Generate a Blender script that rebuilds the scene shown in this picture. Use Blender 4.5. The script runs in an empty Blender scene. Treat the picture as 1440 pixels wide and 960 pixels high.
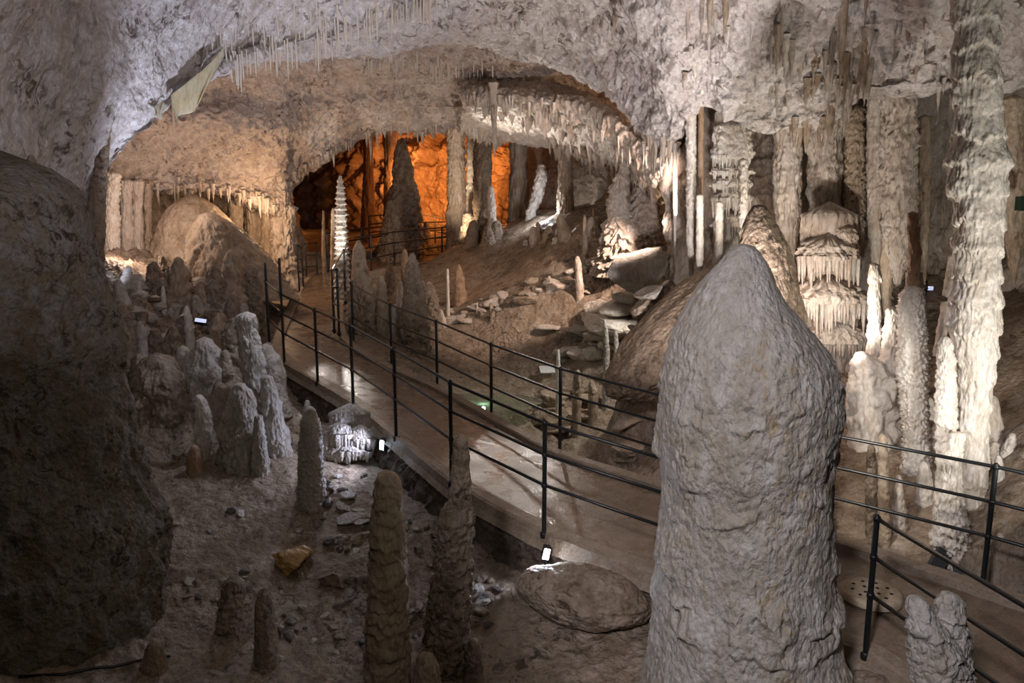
import bpy, math, random
import numpy as np
from mathutils import Vector, Matrix
SC = bpy.context.scene
COL = SC.collection
F = 1100.0; CX = 720.0; CY = 480.0; PIT = math.radians(10.0); CAMZ = 3.4
cp, sp = math.cos(PIT), math.sin(PIT)

# ---------------------------------------------------------------- camera maths
def W(x, y, d):
    """world point seen at pixel x,y at distance d along the view axis"""
    X = (x - CX) / F * d; v = -(y - CY) / F * d
    return np.array([X, d * cp + v * sp, CAMZ - d * sp + v * cp])

def V(x, y, Y):
    """world point seen at pixel x,y at ground distance Y"""
    t = -(y - CY) / F
    z = (t * Y * cp - Y * sp) / (cp + t * sp)
    d = Y * cp - z * sp
    return np.array([(x - CX) / F * d, Y, CAMZ + z])

def proj(P):
    P = np.asarray(P, dtype=float)
    Yy = P[..., 1]; Z = P[..., 2] - CAMZ
    d = Yy * cp - Z * sp; v = Yy * sp + Z * cp
    d = np.where(np.abs(d) < 1e-3, 1e-3, d)
    return P[..., 0] / d * F + CX, CY - v / d * F, d

# ---------------------------------------------------------------- noise
_r = np.random.RandomState(7)
_perm = _r.permutation(256).astype(np.int32)
_perm = np.concatenate([_perm, _perm])
_g = _r.normal(size=(256, 3)); _g = (_g / np.linalg.norm(_g, axis=1)[:, None]).astype(np.float32)

def perlin(P, seed=0):
    P = np.asarray(P, dtype=np.float32) + np.float32(seed * 17.37)
    i = np.floor(P); f = P - i; i = i.astype(np.int32) & 255
    u = f * f * f * (f * (f * 6 - 15) + 10)
    out = np.zeros(P.shape[0], dtype=np.float32)
    for a in (0, 1):
        wa = u[:, 0] if a else 1 - u[:, 0]
        pa = _perm[(i[:, 0] + a) & 255]
        for b in (0, 1):
            wb = wa * (u[:, 1] if b else 1 - u[:, 1])
            pb = _perm[(pa + i[:, 1] + b) & 511]
            for c in (0, 1):
                w = wb * (u[:, 2] if c else 1 - u[:, 2])
                g = _g[_perm[(pb + i[:, 2] + c) & 511]]
                out += w * ((f[:, 0] - a) * g[:, 0] + (f[:, 1] - b) * g[:, 1] + (f[:, 2] - c) * g[:, 2])
    return out * 1.5

def fbm(P, freq, octv=4, seed=0, gain=.5, ridge=False):
    P = np.asarray(P, dtype=np.float32) * np.asarray(freq, dtype=np.float32)
    s = 0; a = 1.0; t = 0
    for k in range(octv):
        n = perlin(P, seed + k * 3.1)
        if ridge: n = 1 - 2 * np.abs(n)
        s = s + a * n; t += a; a *= gain; P = P * 2.03
    return s / t

def smooth(e0, e1, x):
    t = np.clip((x - e0) / (e1 - e0), 0, 1); return t * t * (3 - 2 * t)

# ---------------------------------------------------------------- objects
def mk(name, verts, quads, mat, parent=None, smoothf=True, tris=None, origin=None):
    verts = np.asarray(verts, dtype=np.float32).reshape(-1, 3)
    if origin is not None: verts = verts - np.asarray(origin, dtype=np.float32)
    me = bpy.data.meshes.new(name)
    me.vertices.add(len(verts)); me.vertices.foreach_set('co', verts.ravel())
    fl = []; st = []; tot = []; n = 0
    if quads is not None and len(quads):
        q = np.asarray(quads, dtype=np.int32).reshape(-1, 4)
        fl.append(q.ravel()); st.append(np.arange(len(q)) * 4); tot.append(np.full(len(q), 4)); n = len(q) * 4
    if tris is not None and len(tris):
        q = np.asarray(tris, dtype=np.int32).reshape(-1, 3)
        fl.append(q.ravel()); st.append(n + np.arange(len(q)) * 3); tot.append(np.full(len(q), 3))
    fl = np.concatenate(fl); st = np.concatenate(st).astype(np.int32); tot = np.concatenate(tot).astype(np.int32)
    me.loops.add(len(fl)); me.loops.foreach_set('vertex_index', fl)
    me.polygons.add(len(st)); me.polygons.foreach_set('loop_start', st); me.polygons.foreach_set('loop_total', tot)
    me.polygons.foreach_set('use_smooth', np.full(len(st), smoothf))
    me.update(calc_edges=True)
    me.materials.append(mat)
    o = bpy.data.objects.new(name, me); COL.objects.link(o)
    if origin is not None: o.location = origin
    if parent is not None: o.parent = parent
    return o

def tag(o, label, cat, group=None, kind=None):
    o['label'] = label; o['category'] = cat
    if group: o['group'] = group
    o['kind'] = kind or 'thing'
    return o

def struct(o, label=None):
    o['kind'] = 'structure'
    if label: o['label'] = label
    return o

def empty(name, loc):
    o = bpy.data.objects.new(name, None); COL.objects.link(o); o.location = loc; o.empty_display_size = .1
    return o

def gridquads(n, m, wrap=False):
    """n rows, m columns"""
    i = np.arange(n - 1)[:, None]; j = np.arange(m if wrap else m - 1)[None, :]
    j2 = (j + 1) % m
    return np.stack([i * m + j, i * m + j2, (i + 1) * m + j2, (i + 1) * m + j], -1).reshape(-1, 4)

def cr(c, n):
    """Catmull-Rom resample of control array c (k, ...) to n samples along axis 0"""
    c = np.asarray(c, dtype=float); k = len(c)
    e = np.concatenate([(2 * c[0] - c[1])[None], c, (2 * c[-1] - c[-2])[None]])
    t = np.linspace(0, k - 1 - 1e-9, n); i = t.astype(int); f = (t - i).reshape([-1] + [1] * (c.ndim - 1))
    p0, p1, p2, p3 = e[i], e[i + 1], e[i + 2], e[i + 3]
    return .5 * ((2 * p1) + (-p0 + p2) * f + (2 * p0 - 5 * p1 + 4 * p2 - p3) * f * f + (-p0 + 3 * p1 - 3 * p2 + p3) * f ** 3)

def patch_base(rows, nu, nv):
    """rows: list of rows, each a list of (px,py,Y); returns (nu,nv,3) points and normals facing the camera"""
    m = max(len(r) for r in rows)
    G = []
    for r in rows:
        R = np.array([V(*p) for p in r])
        if len(R) != m: R = cr(R, m)
        G.append(R)
    G = np.array(G)
    G = cr(G, nu)
    G = cr(G.transpose(1, 0, 2), nv).transpose(1, 0, 2)
    return G

def normals(G):
    du = np.gradient(G, axis=0); dv = np.gradient(G, axis=1)
    N = np.cross(du, dv); N /= np.linalg.norm(N, axis=2)[..., None] + 1e-9
    return N

ZB = []   # registered surfaces for placing things on them
def register(G, key):
    P = G.reshape(-1, 3); x, y, d = proj(P)
    ZB.append((key, P, x, y, d))

_bins = {}
def build_bins(keys):
    S = 3; w = 1900 // S; h = 1300 // S
    dep = np.full((h, w), 1e9); pts = np.zeros((h, w, 3))
    for key, P, x, y, d in ZB:
        if key not in keys: continue
        ix = ((x + 230) / S).astype(int); iy = ((y + 170) / S).astype(int)
        ok = (ix >= 0) & (ix < w) & (iy >= 0) & (iy < h) & (d > .5)
        ix, iy, dd, PP = ix[ok], iy[ok], d[ok], P[ok]
        o = np.argsort(-dd)
        ix, iy, dd, PP = ix[o], iy[o], dd[o], PP[o]
        upd = dd < dep[iy, ix]
        # later (nearer) writes win
        dep[iy[upd], ix[upd]] = dd[upd]; pts[iy[upd], ix[upd]] = PP[upd]
    return dep, pts
def hit(x, y, *keys):
    """nearest registered surface point seen at pixel x,y"""
    if keys not in _bins: _bins[keys] = build_bins(keys)
    dep, pts = _bins[keys]
    cx = int((x + 230) / 3); cy = int((y + 170) / 3)
    for r in range(0, 9):
        a = dep[max(0, cy - r):cy + r + 1, max(0, cx - r):cx + r + 1]
        if a.size and a.min() < 1e8:
            k = np.unravel_index(np.argmin(a), a.shape)
            return pts[max(0, cy - r) + k[0], max(0, cx - r) + k[1]].copy()
    return None
# ---------------------------------------------------------------- materials
def rock(name, c1, c2, c3, scale=1.0, rough=.62, bump=.35, fleck=None, fleckamt=.0, spec=.4, vert=1.0, rvar=.15, bscale=1.0, sss=0.0, fsc=7.0):
    m = bpy.data.materials.new(name); m.use_nodes = True
    nt = m.node_tree; N = nt.nodes; L = nt.links; N.clear()
    out = N.new('ShaderNodeOutputMaterial'); b = N.new('ShaderNodeBsdfPrincipled')
    L.new(b.outputs[0], out.inputs[0])
    geo = N.new('ShaderNodeNewGeometry')
    mp = N.new('ShaderNodeMapping'); mp.inputs['Scale'].default_value = (scale, scale, scale * vert)
    L.new(geo.outputs['Position'], mp.inputs[0])
    def noise(s, det=5, rg=.6, dist=0, src=None):
        n = N.new('ShaderNodeTexNoise'); n.inputs['Scale'].default_value = s; n.inputs['Detail'].default_value = det
        n.inputs['Roughness'].default_value = rg; n.inputs['Distortion'].default_value = dist
        L.new((src or mp).outputs[0], n.inputs['Vector']); return n
    def ramp(src, stops):
        r = N.new('ShaderNodeValToRGB'); e = r.color_ramp.elements
        while len(e) < len(stops): e.new(.5)
        for k, (p, c) in enumerate(stops):
            e[k].position = p; e[k].color = (c if isinstance(c, tuple) else (c, c, c)) + (1,) if isinstance(c, tuple) else (c, c, c, 1)
        L.new(src, r.inputs[0]); return r
    def mix(a, b_, fac, mode='MIX'):
        x = N.new('ShaderNodeMixRGB'); x.blend_type = mode
        for sock, val in ((0, fac), (1, a), (2, b_)):
            if hasattr(val, 'node'): L.new(val, x.inputs[sock])
            else: x.inputs[sock].default_value = val if sock == 0 else tuple(val) + (1,)
        return x.outputs[0]
    n1 = noise(.9, 6, .6, .6); n2 = noise(5.5, 5, .65, .3); n3 = noise(26, 4, .6)
    r1 = ramp(n1.outputs[0], [(.38, 0.0), (.62, 1.0)])
    r2 = ramp(n2.outputs[0], [(.42, 0.0), (.66, 1.0)])
    col = mix(c1, c2, r1.outputs[0]); col = mix(col, c3, r2.outputs[0])
    r3 = ramp(n3.outputs[0], [(.32, .55), (.58, 1.0)])
    col = mix(col, r3.outputs[0], .6, 'MULTIPLY')
    if fleck:
        nf = noise(fsc, 7, .72, 1.2)
        rf = ramp(nf.outputs[0], [(.56 - fleckamt, 0.0), (.62 - fleckamt, 1.0)])
        nm = noise(1.3, 3, .6); rm = ramp(nm.outputs[0], [(.4, 0.15), (.6, 1.0)])
        fm = N.new('ShaderNodeMath'); fm.operation = 'MULTIPLY'
        L.new(rf.outputs[0], fm.inputs[0]); L.new(rm.outputs[0], fm.inputs[1])
        col = mix(col, fleck, fm.outputs[0])
    L.new(col, b.inputs['Base Color'])
    nr = noise(2.5, 4, .6); rr = ramp(nr.outputs[0], [(.35, max(.05, rough - rvar)), (.65, min(1, rough + rvar))])
    L.new(rr.outputs[0], b.inputs['Roughness'])
    b.inputs['Specular IOR Level'].default_value = spec
    if sss: 
        b.inputs['Subsurface Weight'].default_value = sss; b.inputs['Subsurface Radius'].default_value = (1, .6, .35); b.inputs['Subsurface Scale'].default_value = .05
    # bump: three scales
    mpb = N.new('ShaderNodeMapping'); mpb.inputs['Scale'].default_value = (bscale, bscale, bscale * vert)
    L.new(geo.outputs['Position'], mpb.inputs[0])
    b1 = noise(7, 6, .62, .4, mpb); b2 = noise(30, 5, .6, .2, mpb); vo = N.new('ShaderNodeTexVoronoi'); vo.inputs['Scale'].default_value = 14
    L.new(mpb.outputs[0], vo.inputs['Vector'])
    def math_(op, x, y):
        k = N.new('ShaderNodeMath'); k.operation = op
        for s, v in ((0, x), (1, y)):
            if hasattr(v, 'node'): L.new(v, k.inputs[s])
            else: k.inputs[s].default_value = v
        return k.outputs[0]
    h = math_('ADD', math_('MULTIPLY', b1.outputs[0], 1.0), math_('MULTIPLY', b2.outputs[0], .35))
    h = math_('ADD', h, math_('MULTIPLY', vo.outputs['Distance'], -.35))
    bp = N.new('ShaderNodeBump'); bp.inputs['Strength'].default_value = bump; bp.inputs['Distance'].default_value = .09
    L.new(h, bp.inputs['Height']); L.new(bp.outputs[0], b.inputs['Normal'])
    return m

def plain(name, col, rough=.5, metal=0, emit=None, es=0, spec=.5, noise_s=40, var=.15, bump=.05):
    m = bpy.data.materials.new(name); m.use_nodes = True
    nt = m.node_tree; N = nt.nodes; L = nt.links; b = N['Principled BSDF']
    b.inputs['Roughness'].default_value = rough; b.inputs['Metallic'].default_value = metal
    b.inputs['Specular IOR Level'].default_value = spec
    n = N.new('ShaderNodeTexNoise'); n.inputs['Scale'].default_value = noise_s
    tc = N.new('ShaderNodeTexCoord'); L.new(tc.outputs['Object'], n.inputs['Vector'])
    r = N.new('ShaderNodeValToRGB'); r.color_ramp.elements[0].color = tuple(c * (1 - var) for c in col) + (1,)
    r.color_ramp.elements[1].color = tuple(min(1, c * (1 + var)) for c in col) + (1,)
    L.new(n.outputs[0], r.inputs[0]); L.new(r.outputs[0], b.inputs['Base Color'])
    if bump:
        bp = N.new('ShaderNodeBump'); bp.inputs['Strength'].default_value = bump; bp.inputs['Distance'].default_value = .01
        L.new(n.outputs[0], bp.inputs['Height']); L.new(bp.outputs[0], b.inputs['Normal'])
    if emit:
        b.inputs['Emission Color'].default_value = tuple(emit) + (1,); b.inputs['Emission Strength'].default_value = es
    return m

M = {}
M['pale'] = rock('pale_calcite', (.62, .57, .54), (.50, .45, .41), (.72, .69, .67), fleck=(.13, .10, .08), fleckamt=.03, bump=.6, fsc=4.5)
M['roof'] = rock('ceiling_rock', (.50, .42, .36), (.38, .30, .25), (.60, .53, .47), fleck=(.15, .10, .07), fleckamt=.03, bump=.6)
M['pink'] = rock('pink_dome_rock', (.46, .33, .27), (.37, .26, .21), (.54, .42, .35), fleck=(.17, .10, .08), fleckamt=.01, bump=.5)
M['brown'] = rock('brown_rock', (.30, .22, .15), (.22, .16, .11), (.38, .29, .20), fleck=(.09, .06, .04), fleckamt=.02, bump=.7)
M['ground'] = rock('ground_rock', (.35, .275, .205), (.25, .185, .125), (.46, .38, .30), fleck=(.10, .07, .05), fleckamt=.03, rough=.55, rvar=.25, bump=.8)
M['flow'] = rock('flowstone', (.58, .51, .44), (.45, .36, .28), (.66, .60, .54), fleck=(.24, .15, .09), fleckamt=-.03, bump=.5, vert=.45)
M['white'] = rock('white_calcite', (.74, .69, .61), (.60, .52, .43), (.80, .76, .70), fleck=(.35, .25, .15), fleckamt=-.06, bump=.45, vert=.6, spec=.6, rough=.45)
M['great'] = rock('great_stalagmite_calcite', (.54, .50, .45), (.45, .40, .33), (.64, .61, .57), fleck=(.42, .33, .22), fleckamt=.01, bump=.6, bscale=2.2, vert=.6, rough=.5, spec=.5)
M['tan'] = rock('tan_calcite', (.46, .36, .26), (.34, .25, .17), (.54, .45, .35), fleck=(.18, .12, .07), fleckamt=-.02, bump=.5, vert=.5)
M['rust'] = rock('rusty_calcite', (.40, .26, .16), (.30, .19, .11), (.50, .36, .25), fleck=(.15, .08, .05), fleckamt=-.02, bump=.5, vert=.5)
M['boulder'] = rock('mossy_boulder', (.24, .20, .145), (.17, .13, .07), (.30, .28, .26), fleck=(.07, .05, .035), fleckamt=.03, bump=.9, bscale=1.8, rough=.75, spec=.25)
M['ochre'] = rock('ochre_stone', (.42, .24, .06), (.34, .19, .06), (.48, .30, .10), bump=.3, rough=.35)
M['curtain'] = rock('translucent_curtain', (.62, .55, .36), (.55, .46, .27), (.68, .62, .46), bump=.2, rough=.4, sss=.6, vert=.4)
M['straw'] = plain('straw_calcite', (.62, .56, .48), .35, var=.2, noise_s=9)
M['path'] = rock('wet_concrete', (.25, .185, .13), (.20, .145, .10), (.29, .22, .16), scale=1.5, rough=.30, rvar=.14, bump=.14, bscale=4, spec=.5)
M['curb'] = rock('concrete_curb', (.34, .27, .20), (.26, .20, .14), (.40, .33, .26), scale=2, rough=.6, bump=.3, bscale=2)
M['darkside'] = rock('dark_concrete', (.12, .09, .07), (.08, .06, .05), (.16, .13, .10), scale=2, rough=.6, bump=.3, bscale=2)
M['iron'] = plain('black_painted_iron', (.012, .014, .015), .35, .0, spec=.5, noise_s=60)
M['ironcap'] = plain('dark_iron_fitting', (.02, .02, .022), .4, .3)
M['housing'] = plain('black_lamp_housing', (.015, .016, .018), .45)
M['ledblue'] = plain('cool_led', (.9, .95, 1), .4, emit=(.72, .82, 1), es=200, bump=0)
M['leddim'] = plain('dim_led', (.8, .9, 1), .4, emit=(.55, .75, 1), es=26, bump=0)
M['ledface'] = plain('spot_face', (.8, .9, 1), .4, emit=(.6, .7, 1), es=.7, bump=0)
M['green'] = plain('dark_green_box', (.015, .04, .025), .5)
M['plate'] = rock('perforated_cover', (.62, .50, .36), (.50, .40, .28), (.68, .57, .43), scale=3, bump=.3)
M['hole'] = plain('cover_hole', (.03, .022, .016), .8)
M['sign'] = plain('pale_sign', (.72, .76, .78), .4)
M['bench'] = plain('grey_slab', (.20, .22, .26), .45)
def water():
    m = bpy.data.materials.new('cave_water'); m.use_nodes = True
    nt = m.node_tree; N = nt.nodes; b = N['Principled BSDF']
    b.inputs['Base Color'].default_value = (.62, .80, .68, 1); b.inputs['Roughness'].default_value = .04
    b.inputs['Transmission Weight'].default_value = .92; b.inputs['IOR'].default_value = 1.33
    n = N.new('ShaderNodeTexNoise'); n.inputs['Scale'].default_value = 9
    bp = N.new('ShaderNodeBump'); bp.inputs['Strength'].default_value = .12; bp.inputs['Distance'].default_value = .02
    nt.links.new(n.outputs[0], bp.inputs['Height']); nt.links.new(bp.outputs[0], b.inputs['Normal'])
    return m
M['water'] = water()
# ---------------------------------------------------------------- walkway edges (world metres)
PA = [(3.5, 3.3, -.12), (3.15, 4.3, -.05), (2.64, 5.35, .07), (1.5, 6.1, .2), (.3, 6.9, .34), (-.626, 7.72, .53), (-1.378, 8.96, .64), (-2.13, 10.19, .73),
      (-2.83, 11.12, .81), (-3.52, 11.86, .95), (-3.95, 12.7, 1.08), (-4.5, 15.3, 1.22), (-5.1, 18.5, 1.40), (-5.3, 20.6, 1.55), (-4.9, 22.6, 1.7), (-3.6, 24.6, 1.72), (-1.5, 27.3, 1.75), (1.0, 30.5, 1.9)]
PB = [(6.2, 3.9, .0), (5.2, 4.9, .14), (3.95, 6.0, .25), (2.8, 7.05, .32), (1.6, 8.14, .37), (.576, 9.07, .42), (-.285, 10.45, .5), (-1.14, 11.6, .64),
      (-1.85, 12.3, .76), (-2.5, 13.0, .9), (-2.95, 13.8, 1.03), (-3.4, 15.6, 1.2), (-4.0, 18.2, 1.38), (-4.0, 19.6, 1.5), (-3.5, 20.8, 1.62), (-2.5, 22.4, 1.68), (-.6, 25.6, 1.75), (1.9, 29.2, 1.9)]
PA = np.array(PA); PB = np.array(PB)
def lin(c, n):
    c = np.asarray(c, float); t = np.linspace(0, len(c) - 1 - 1e-9, n); i = t.astype(int); f = (t - i)[:, None]
    return c[i] * (1 - f) + c[i + 1] * f
NP = 1040
EA = .5 * cr(PA, NP) + .5 * lin(PA, NP); EB = .5 * cr(PB, NP) + .5 * lin(PB, NP)
EC = (EA + EB) / 2; EH = np.linalg.norm((EA - EB)[:, :2], axis=1) / 2

# ---------------------------------------------------------------- ground
def Gw(px, py, d): return W(px, py, d)
gp = [(.5, 5.3, -.30), (-.5, 5.5, -.42), (-2, 5.5, -.42), (-3.5, 5.5, -.25), (1.5, 5.3, -.15), (2.2, 4.4, -.12), (0, 3.5, -.4), (-3, 3, -.3), (3, 2.2, -.2), (7, 2, .2), (-6, 3, .3), (-6, 7, .9),
      (.1, 6.5, -.12), (-.95, 7.3, .02), (-1.75, 8.5, .2), (-2.5, 9.7, .35), (-3.3, 10.8, .6), (-4.2, 12, .95), (-4.6, 13, 1.15),
      (-1, 6.6, -.35), (-1.8, 7.6, -.1), (1.9, 8.7, -.1), (1.0, 9.6, -.2), (-.1, 11, .0), (-.8, 12.1, .2), (-1.6, 13, .5), (-2.3, 14.5, .9), (-2.2, 17, 1.1)]
for px, py, d in [(430, 690, 8.8), (330, 700, 8.6), (300, 620, 9.6), (340, 520, 10.5), (420, 600, 10.3), (250, 560, 10.2), (200, 640, 9.2), (220, 480, 12), (300, 430, 14),
                  (200, 380, 15), (160, 360, 16), (350, 400, 16), (270, 335, 18.5), (390, 350, 20), (190, 340, 18), (120, 320, 19), (60, 300, 16), (100, 420, 11.5),
                  (-60, 350, 12), (-150, 450, 9), (650, 566, 12.9), (850, 625, 11.4), (900, 580, 12.4), (700, 500, 15), (620, 440, 16.6), (720, 432, 15.6), (680, 405, 17.5), (560, 450, 16.2), (800, 490, 14.5), (860, 445, 14), (920, 405, 13.5),
                  (800, 400, 15.4), (860, 345, 15.8), (930, 330, 15), (720, 380, 18.4), (760, 330, 19.5), (810, 330, 17.2), (650, 400, 18.6), (570, 405, 20), (560, 350, 28), (650, 345, 30), (450, 362, 27), (420, 345, 31),
                  (500, 340, 33), (700, 330, 32), (820, 300, 20), (760, 300, 23), (960, 430, 10.8), (900, 490, 11), (905, 560, 10.8), (920, 640, 10.2), (1000, 560, 10), (1200, 560, 10), (1200, 640, 9.0), (1210, 740, 8.0),
                  (1300, 650, 8.5), (1300, 770, 7.35), (1420, 570, 8.8), (1420, 700, 7.2), (1420, 800, 6.4), (1200, 500, 11.5), (1300, 490, 11), (1420, 460, 10), (1550, 500, 8), (1560, 700, 6), (1100, 450, 12.5), (1000, 400, 13.5)]:
    gp.append(tuple(Gw(px, py, d)))
gp = np.array(gp)
# keep ground points off the walkway band
D = np.sqrt(((gp[:, None, :2] - gp[None, :, :2]) ** 2).sum(-1) + .15)
A = D + np.eye(len(gp)) * .02
mu = np.median(gp[:, 2])
wts = np.linalg.solve(A, gp[:, 2] - mu)
def gbase(X, Y):
    X = np.asarray(X, float).ravel(); Y = np.asarray(Y, float).ravel(); out = np.zeros(len(X))
    for s in range(0, len(X), 40000):
        dd = np.sqrt((X[s:s + 40000, None] - gp[None, :, 0]) ** 2 + (Y[s:s + 40000, None] - gp[None, :, 1]) ** 2 + .15)
        out[s:s + 40000] = dd @ wts + mu
    return out
def pathd(X, Y):
    """distance outside the walkway band and the height of the walkway there"""
    X = np.asarray(X).ravel(); Y = np.asarray(Y).ravel(); dist = np.full(len(X), 99.); z = np.zeros(len(X))
    C = EC[::10]; H = EH[::10]
    for s in range(0, len(X), 60000):
        dd = np.sqrt((X[s:s + 60000, None] - C[None, :, 0]) ** 2 + (Y[s:s + 60000, None] - C[None, :, 1]) ** 2) - H[None]
        k = dd.argmin(1); dist[s:s + 60000] = dd[np.arange(len(k)), k]; z[s:s + 60000] = C[k, 2]
    return dist, z
def gdisp(X, Y, z0):
    P = np.stack([X, Y, z0 * .6], -1)
    dist, pz = pathd(X, Y)
    near = smooth(.15, 1.4, dist)
    left = smooth(.25, .75, z0) * smooth(-1.5, -3.5, X) * smooth(6.5, 8.5, Y) * smooth(22, 16, Y)
    right = smooth(-1, 1.5, X) * smooth(9, 12, Y)
    amp = .05 + .16 * left * near + .08 * right * near
    z = z0 + amp * (fbm(P, 1.1, 4, 3) * 1.6 + .8 * (fbm(P, 2.3, 3, 9, ridge=True) - .3))
    z += left * near * (.20 * fbm(P, 1.7, 3, 51) + .17 * (.5 - np.abs(fbm(P * [1, 1, .4], 2.6, 3, 53)) * 2) )
    z += (.03 + .07 * left * near) * fbm(P, (6, 6, 6), 3, 21) + .018 * fbm(P, 17, 3, 31) * (1 + left)
    # terraces on the slope beyond the walkway
    s = z * 3.2 + fbm(P, .7, 3, 41) * 1.2
    z += right * near * .07 * (np.floor(s) + smooth(.0, .25, s - np.floor(s)) - s) * 1.0
    z = np.where(dist < .45, np.minimum(z, pz - .14 - .25 * smooth(.1, .45, dist) * 0 + .3 * np.clip(dist - .1, 0, 1)), z)
    return z
tanx = np.linspace(-.95, .95, 600); Yg = 2.0 * (38 / 2.0) ** np.linspace(0, 1, 620)
YY, TT = np.meshgrid(Yg, tanx, indexing='ij'); XX = YY * TT
zb = gbase(XX, YY); ZZ = gdisp(XX.ravel(), YY.ravel(), zb).reshape(XX.shape)
GG = np.stack([XX, YY, ZZ], -1)
fl = mk('floor', GG, gridquads(*GG.shape[:2])[:, ::-1], M['ground']); struct(fl, 'uneven brown cave floor rising into slopes on both sides of the walkway')
register(GG, 'floor')
def gz(x, y):
    i = np.clip(np.searchsorted(Yg, y), 1, len(Yg) - 1); j = np.clip(np.searchsorted(tanx, x / y), 1, len(tanx) - 1)
    return float(ZZ[i - 1:i + 1, j - 1:j + 1].mean())

# ---------------------------------------------------------------- walls and ceilings
def shell(name, rows, nu, nv, mat, f, label, flip=1, keys=None):
    G = patch_base(rows, nu, nv); N = normals(G)
    # orient normals to camera
    C = np.array([0, 0, CAMZ]); s = np.sign(((C - G) * N).sum(-1).mean()); N = N * s
    P = G.reshape(-1, 3); off = f(P, N.reshape(-1, 3)).reshape(G.shape)
    G = G + off
    q = gridquads(*G.shape[:2])
    if s < 0: q = q[:, ::-1]
    o = mk(name, G, q, mat); struct(o, label); register(G, keys or name)
    return o
def d_ceiling(big=.25, mid=.1, fine=.03, drip=.12, fz=5.0, seed=0, dthr=.25):
    def f(P, N):
        a = big * fbm(P, .55, 3, seed) * 1.6 + mid * fbm(P, 1.9, 4, seed + 5) * 1.6 + fine * (fbm(P, 8, 3, seed + 9) * 1.5 + .6 * fbm(P, 5, 2, seed + 11, ridge=True))
        o = N * a[:, None]
        if drip:
            Q = P.copy(); Q[:, 2] *= .12
            n = np.clip(fbm(Q, fz, 2, seed + 20) - dthr, 0, 1) / (1 - dthr)
            m = smooth(-.1, .25, fbm(P, .8, 2, seed + 30))
            o[:, 2] -= drip * 3.2 * (n ** 1.2) * (.25 + m)
        return o
    return f
def d_wall(big=.25, mid=.1, rib=.08, fine=.02, tier=0, fz=4.0, seed=0, tp=.8):
    def f(P, N):
        Q = P.copy(); Q[:, 2] *= .16
        a = big * fbm(P, .5, 3, seed) * 1.6 + mid * fbm(P, 1.8, 4, seed + 5) * 1.6 + fine * fbm(P, 9, 3, seed + 9) * 1.5
        a += rib * (fbm(Q, fz, 3, seed + 14, ridge=True) - .2)
        if tier:
            s = P[:, 2] / tp + fbm(Q, 3, 2, seed + 17) * .8 + .5 * fbm(P, .7, 2, seed + 19); fr = s - np.floor(s)
            a += tier * ((1 - fr) ** 1.5 - .4) * smooth(0, .08, fr)
        return N * a[:, None]
    return f

# pale near wall that leans over from the camera's left
E = [(95, 335, 9.2), (128, 292, 9.3), (150, 232, 9.8), (190, 185, 10.2), (232, 150, 10.6), (275, 118, 11), (322, 88, 11.6), (390, 66, 12.4), (470, 42, 13.2), (560, 10, 14.2), (640, -25, 15)]
R0 = [(-420, 900, 3.6), (-420, 500, 3.2), (-400, 200, 2.8), (-350, -60, 2.8), (-250, -250, 3.2), (-60, -330, 4), (100, -360, 5), (260, -370, 6), (430, -370, 7), (600, -380, 8), (760, -390, 9)]
R1 = [(-150, 700, 5.2), (-150, 420, 5.0), (-140, 230, 4.7), (-120, 60, 4.8), (-60, -70, 5.2), (60, -140, 6), (190, -180, 7), (320, -190, 8), (460, -195, 9), (600, -200, 10.4), (720, -210, 11.5)]
R2 = [(-30, 520, 7.0), (-20, 340, 6.7), (0, 220, 6.6), (20, 110, 6.8), (60, 20, 7.2), (130, -40, 8.0), (240, -70, 8.9), (350, -85, 9.9), (460, -95, 10.8), (580, -105, 12), (690, -120, 13.2)]
R3 = [(55, 400, 8.4), (75, 300, 8.3), (95, 215, 8.4), (125, 140, 8.7), (165, 85, 9.2), (215, 45, 9.8), (285, 15, 10.4), (370, -8, 11.4), (465, -22, 12.2), (570, -45, 13.3), (665, -70, 14.2)]
RB = [(x - 8, y - 22, d + 1.3) for x, y, d in E]
RC = [(x - 30, y - 90, d + 2.6) for x, y, d in E]
E = [(x, y, d) for x, y, d in E]
shell('wall_left', [R0, R1, R2, R3, [(x - 3, y - 6, d - .1) for x, y, d in E], E, RB, RC], 460, 520, M['pale'], d_ceiling(.16, .07, .022, .03, 4.5, 3, .3), 'pale pitted near wall leaning over into the ceiling')

# ceiling front
E3 = [(230, 62, 13.6), (300, 80, 14.0), (400, 84, 14.4), (500, 74, 14.6), (600, 66, 14.8), (700, 70, 14.8), (775, 86, 14.4), (835, 112, 13.6), (875, 148, 12.8), (908, 192, 12.0), (940, 200, 11.4), (985, 150, 11),
      (1040, 168, 10.6), (1095, 185, 10.4), (1150, 175, 10.2), (1210, 140, 10), (1290, 140, 9.6), (1360, 132, 9.2), (1440, 128, 8.8), (1520, 125, 8.3), (1640, 120, 7.5)]
def up(row, dy, dd, dx=0): return [(x + dx, y - dy, d + dd) for x, y, d in row]
T0 = [(x * 1.12 - 86, -330 + .1 * y, 6.2 + (d - 10) * .35) for x, y, d in E3]
T1 = [(x * 1.06 - 43, -150 + .2 * y, 8.0 + (d - 10) * .55) for x, y, d in E3]
T2 = [(x * 1.02 - 14, -30 + .42 * y, 9.2 + (d - 10) * .75) for x, y, d in E3]
T3 = [(x, 8 + .72 * y, 9.8 + (d - 10) * .93) for x, y, d in E3]
shell('ceiling', [T0, T1, T2, T3, E3, up(E3, 10, .8), up(E3, 60, 2.2)], 420, 900, M['pale'], d_ceiling(.22, .11, .045, .13, 5.5, 8, .22), 'pale ceiling covered with short stalactites')

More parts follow.
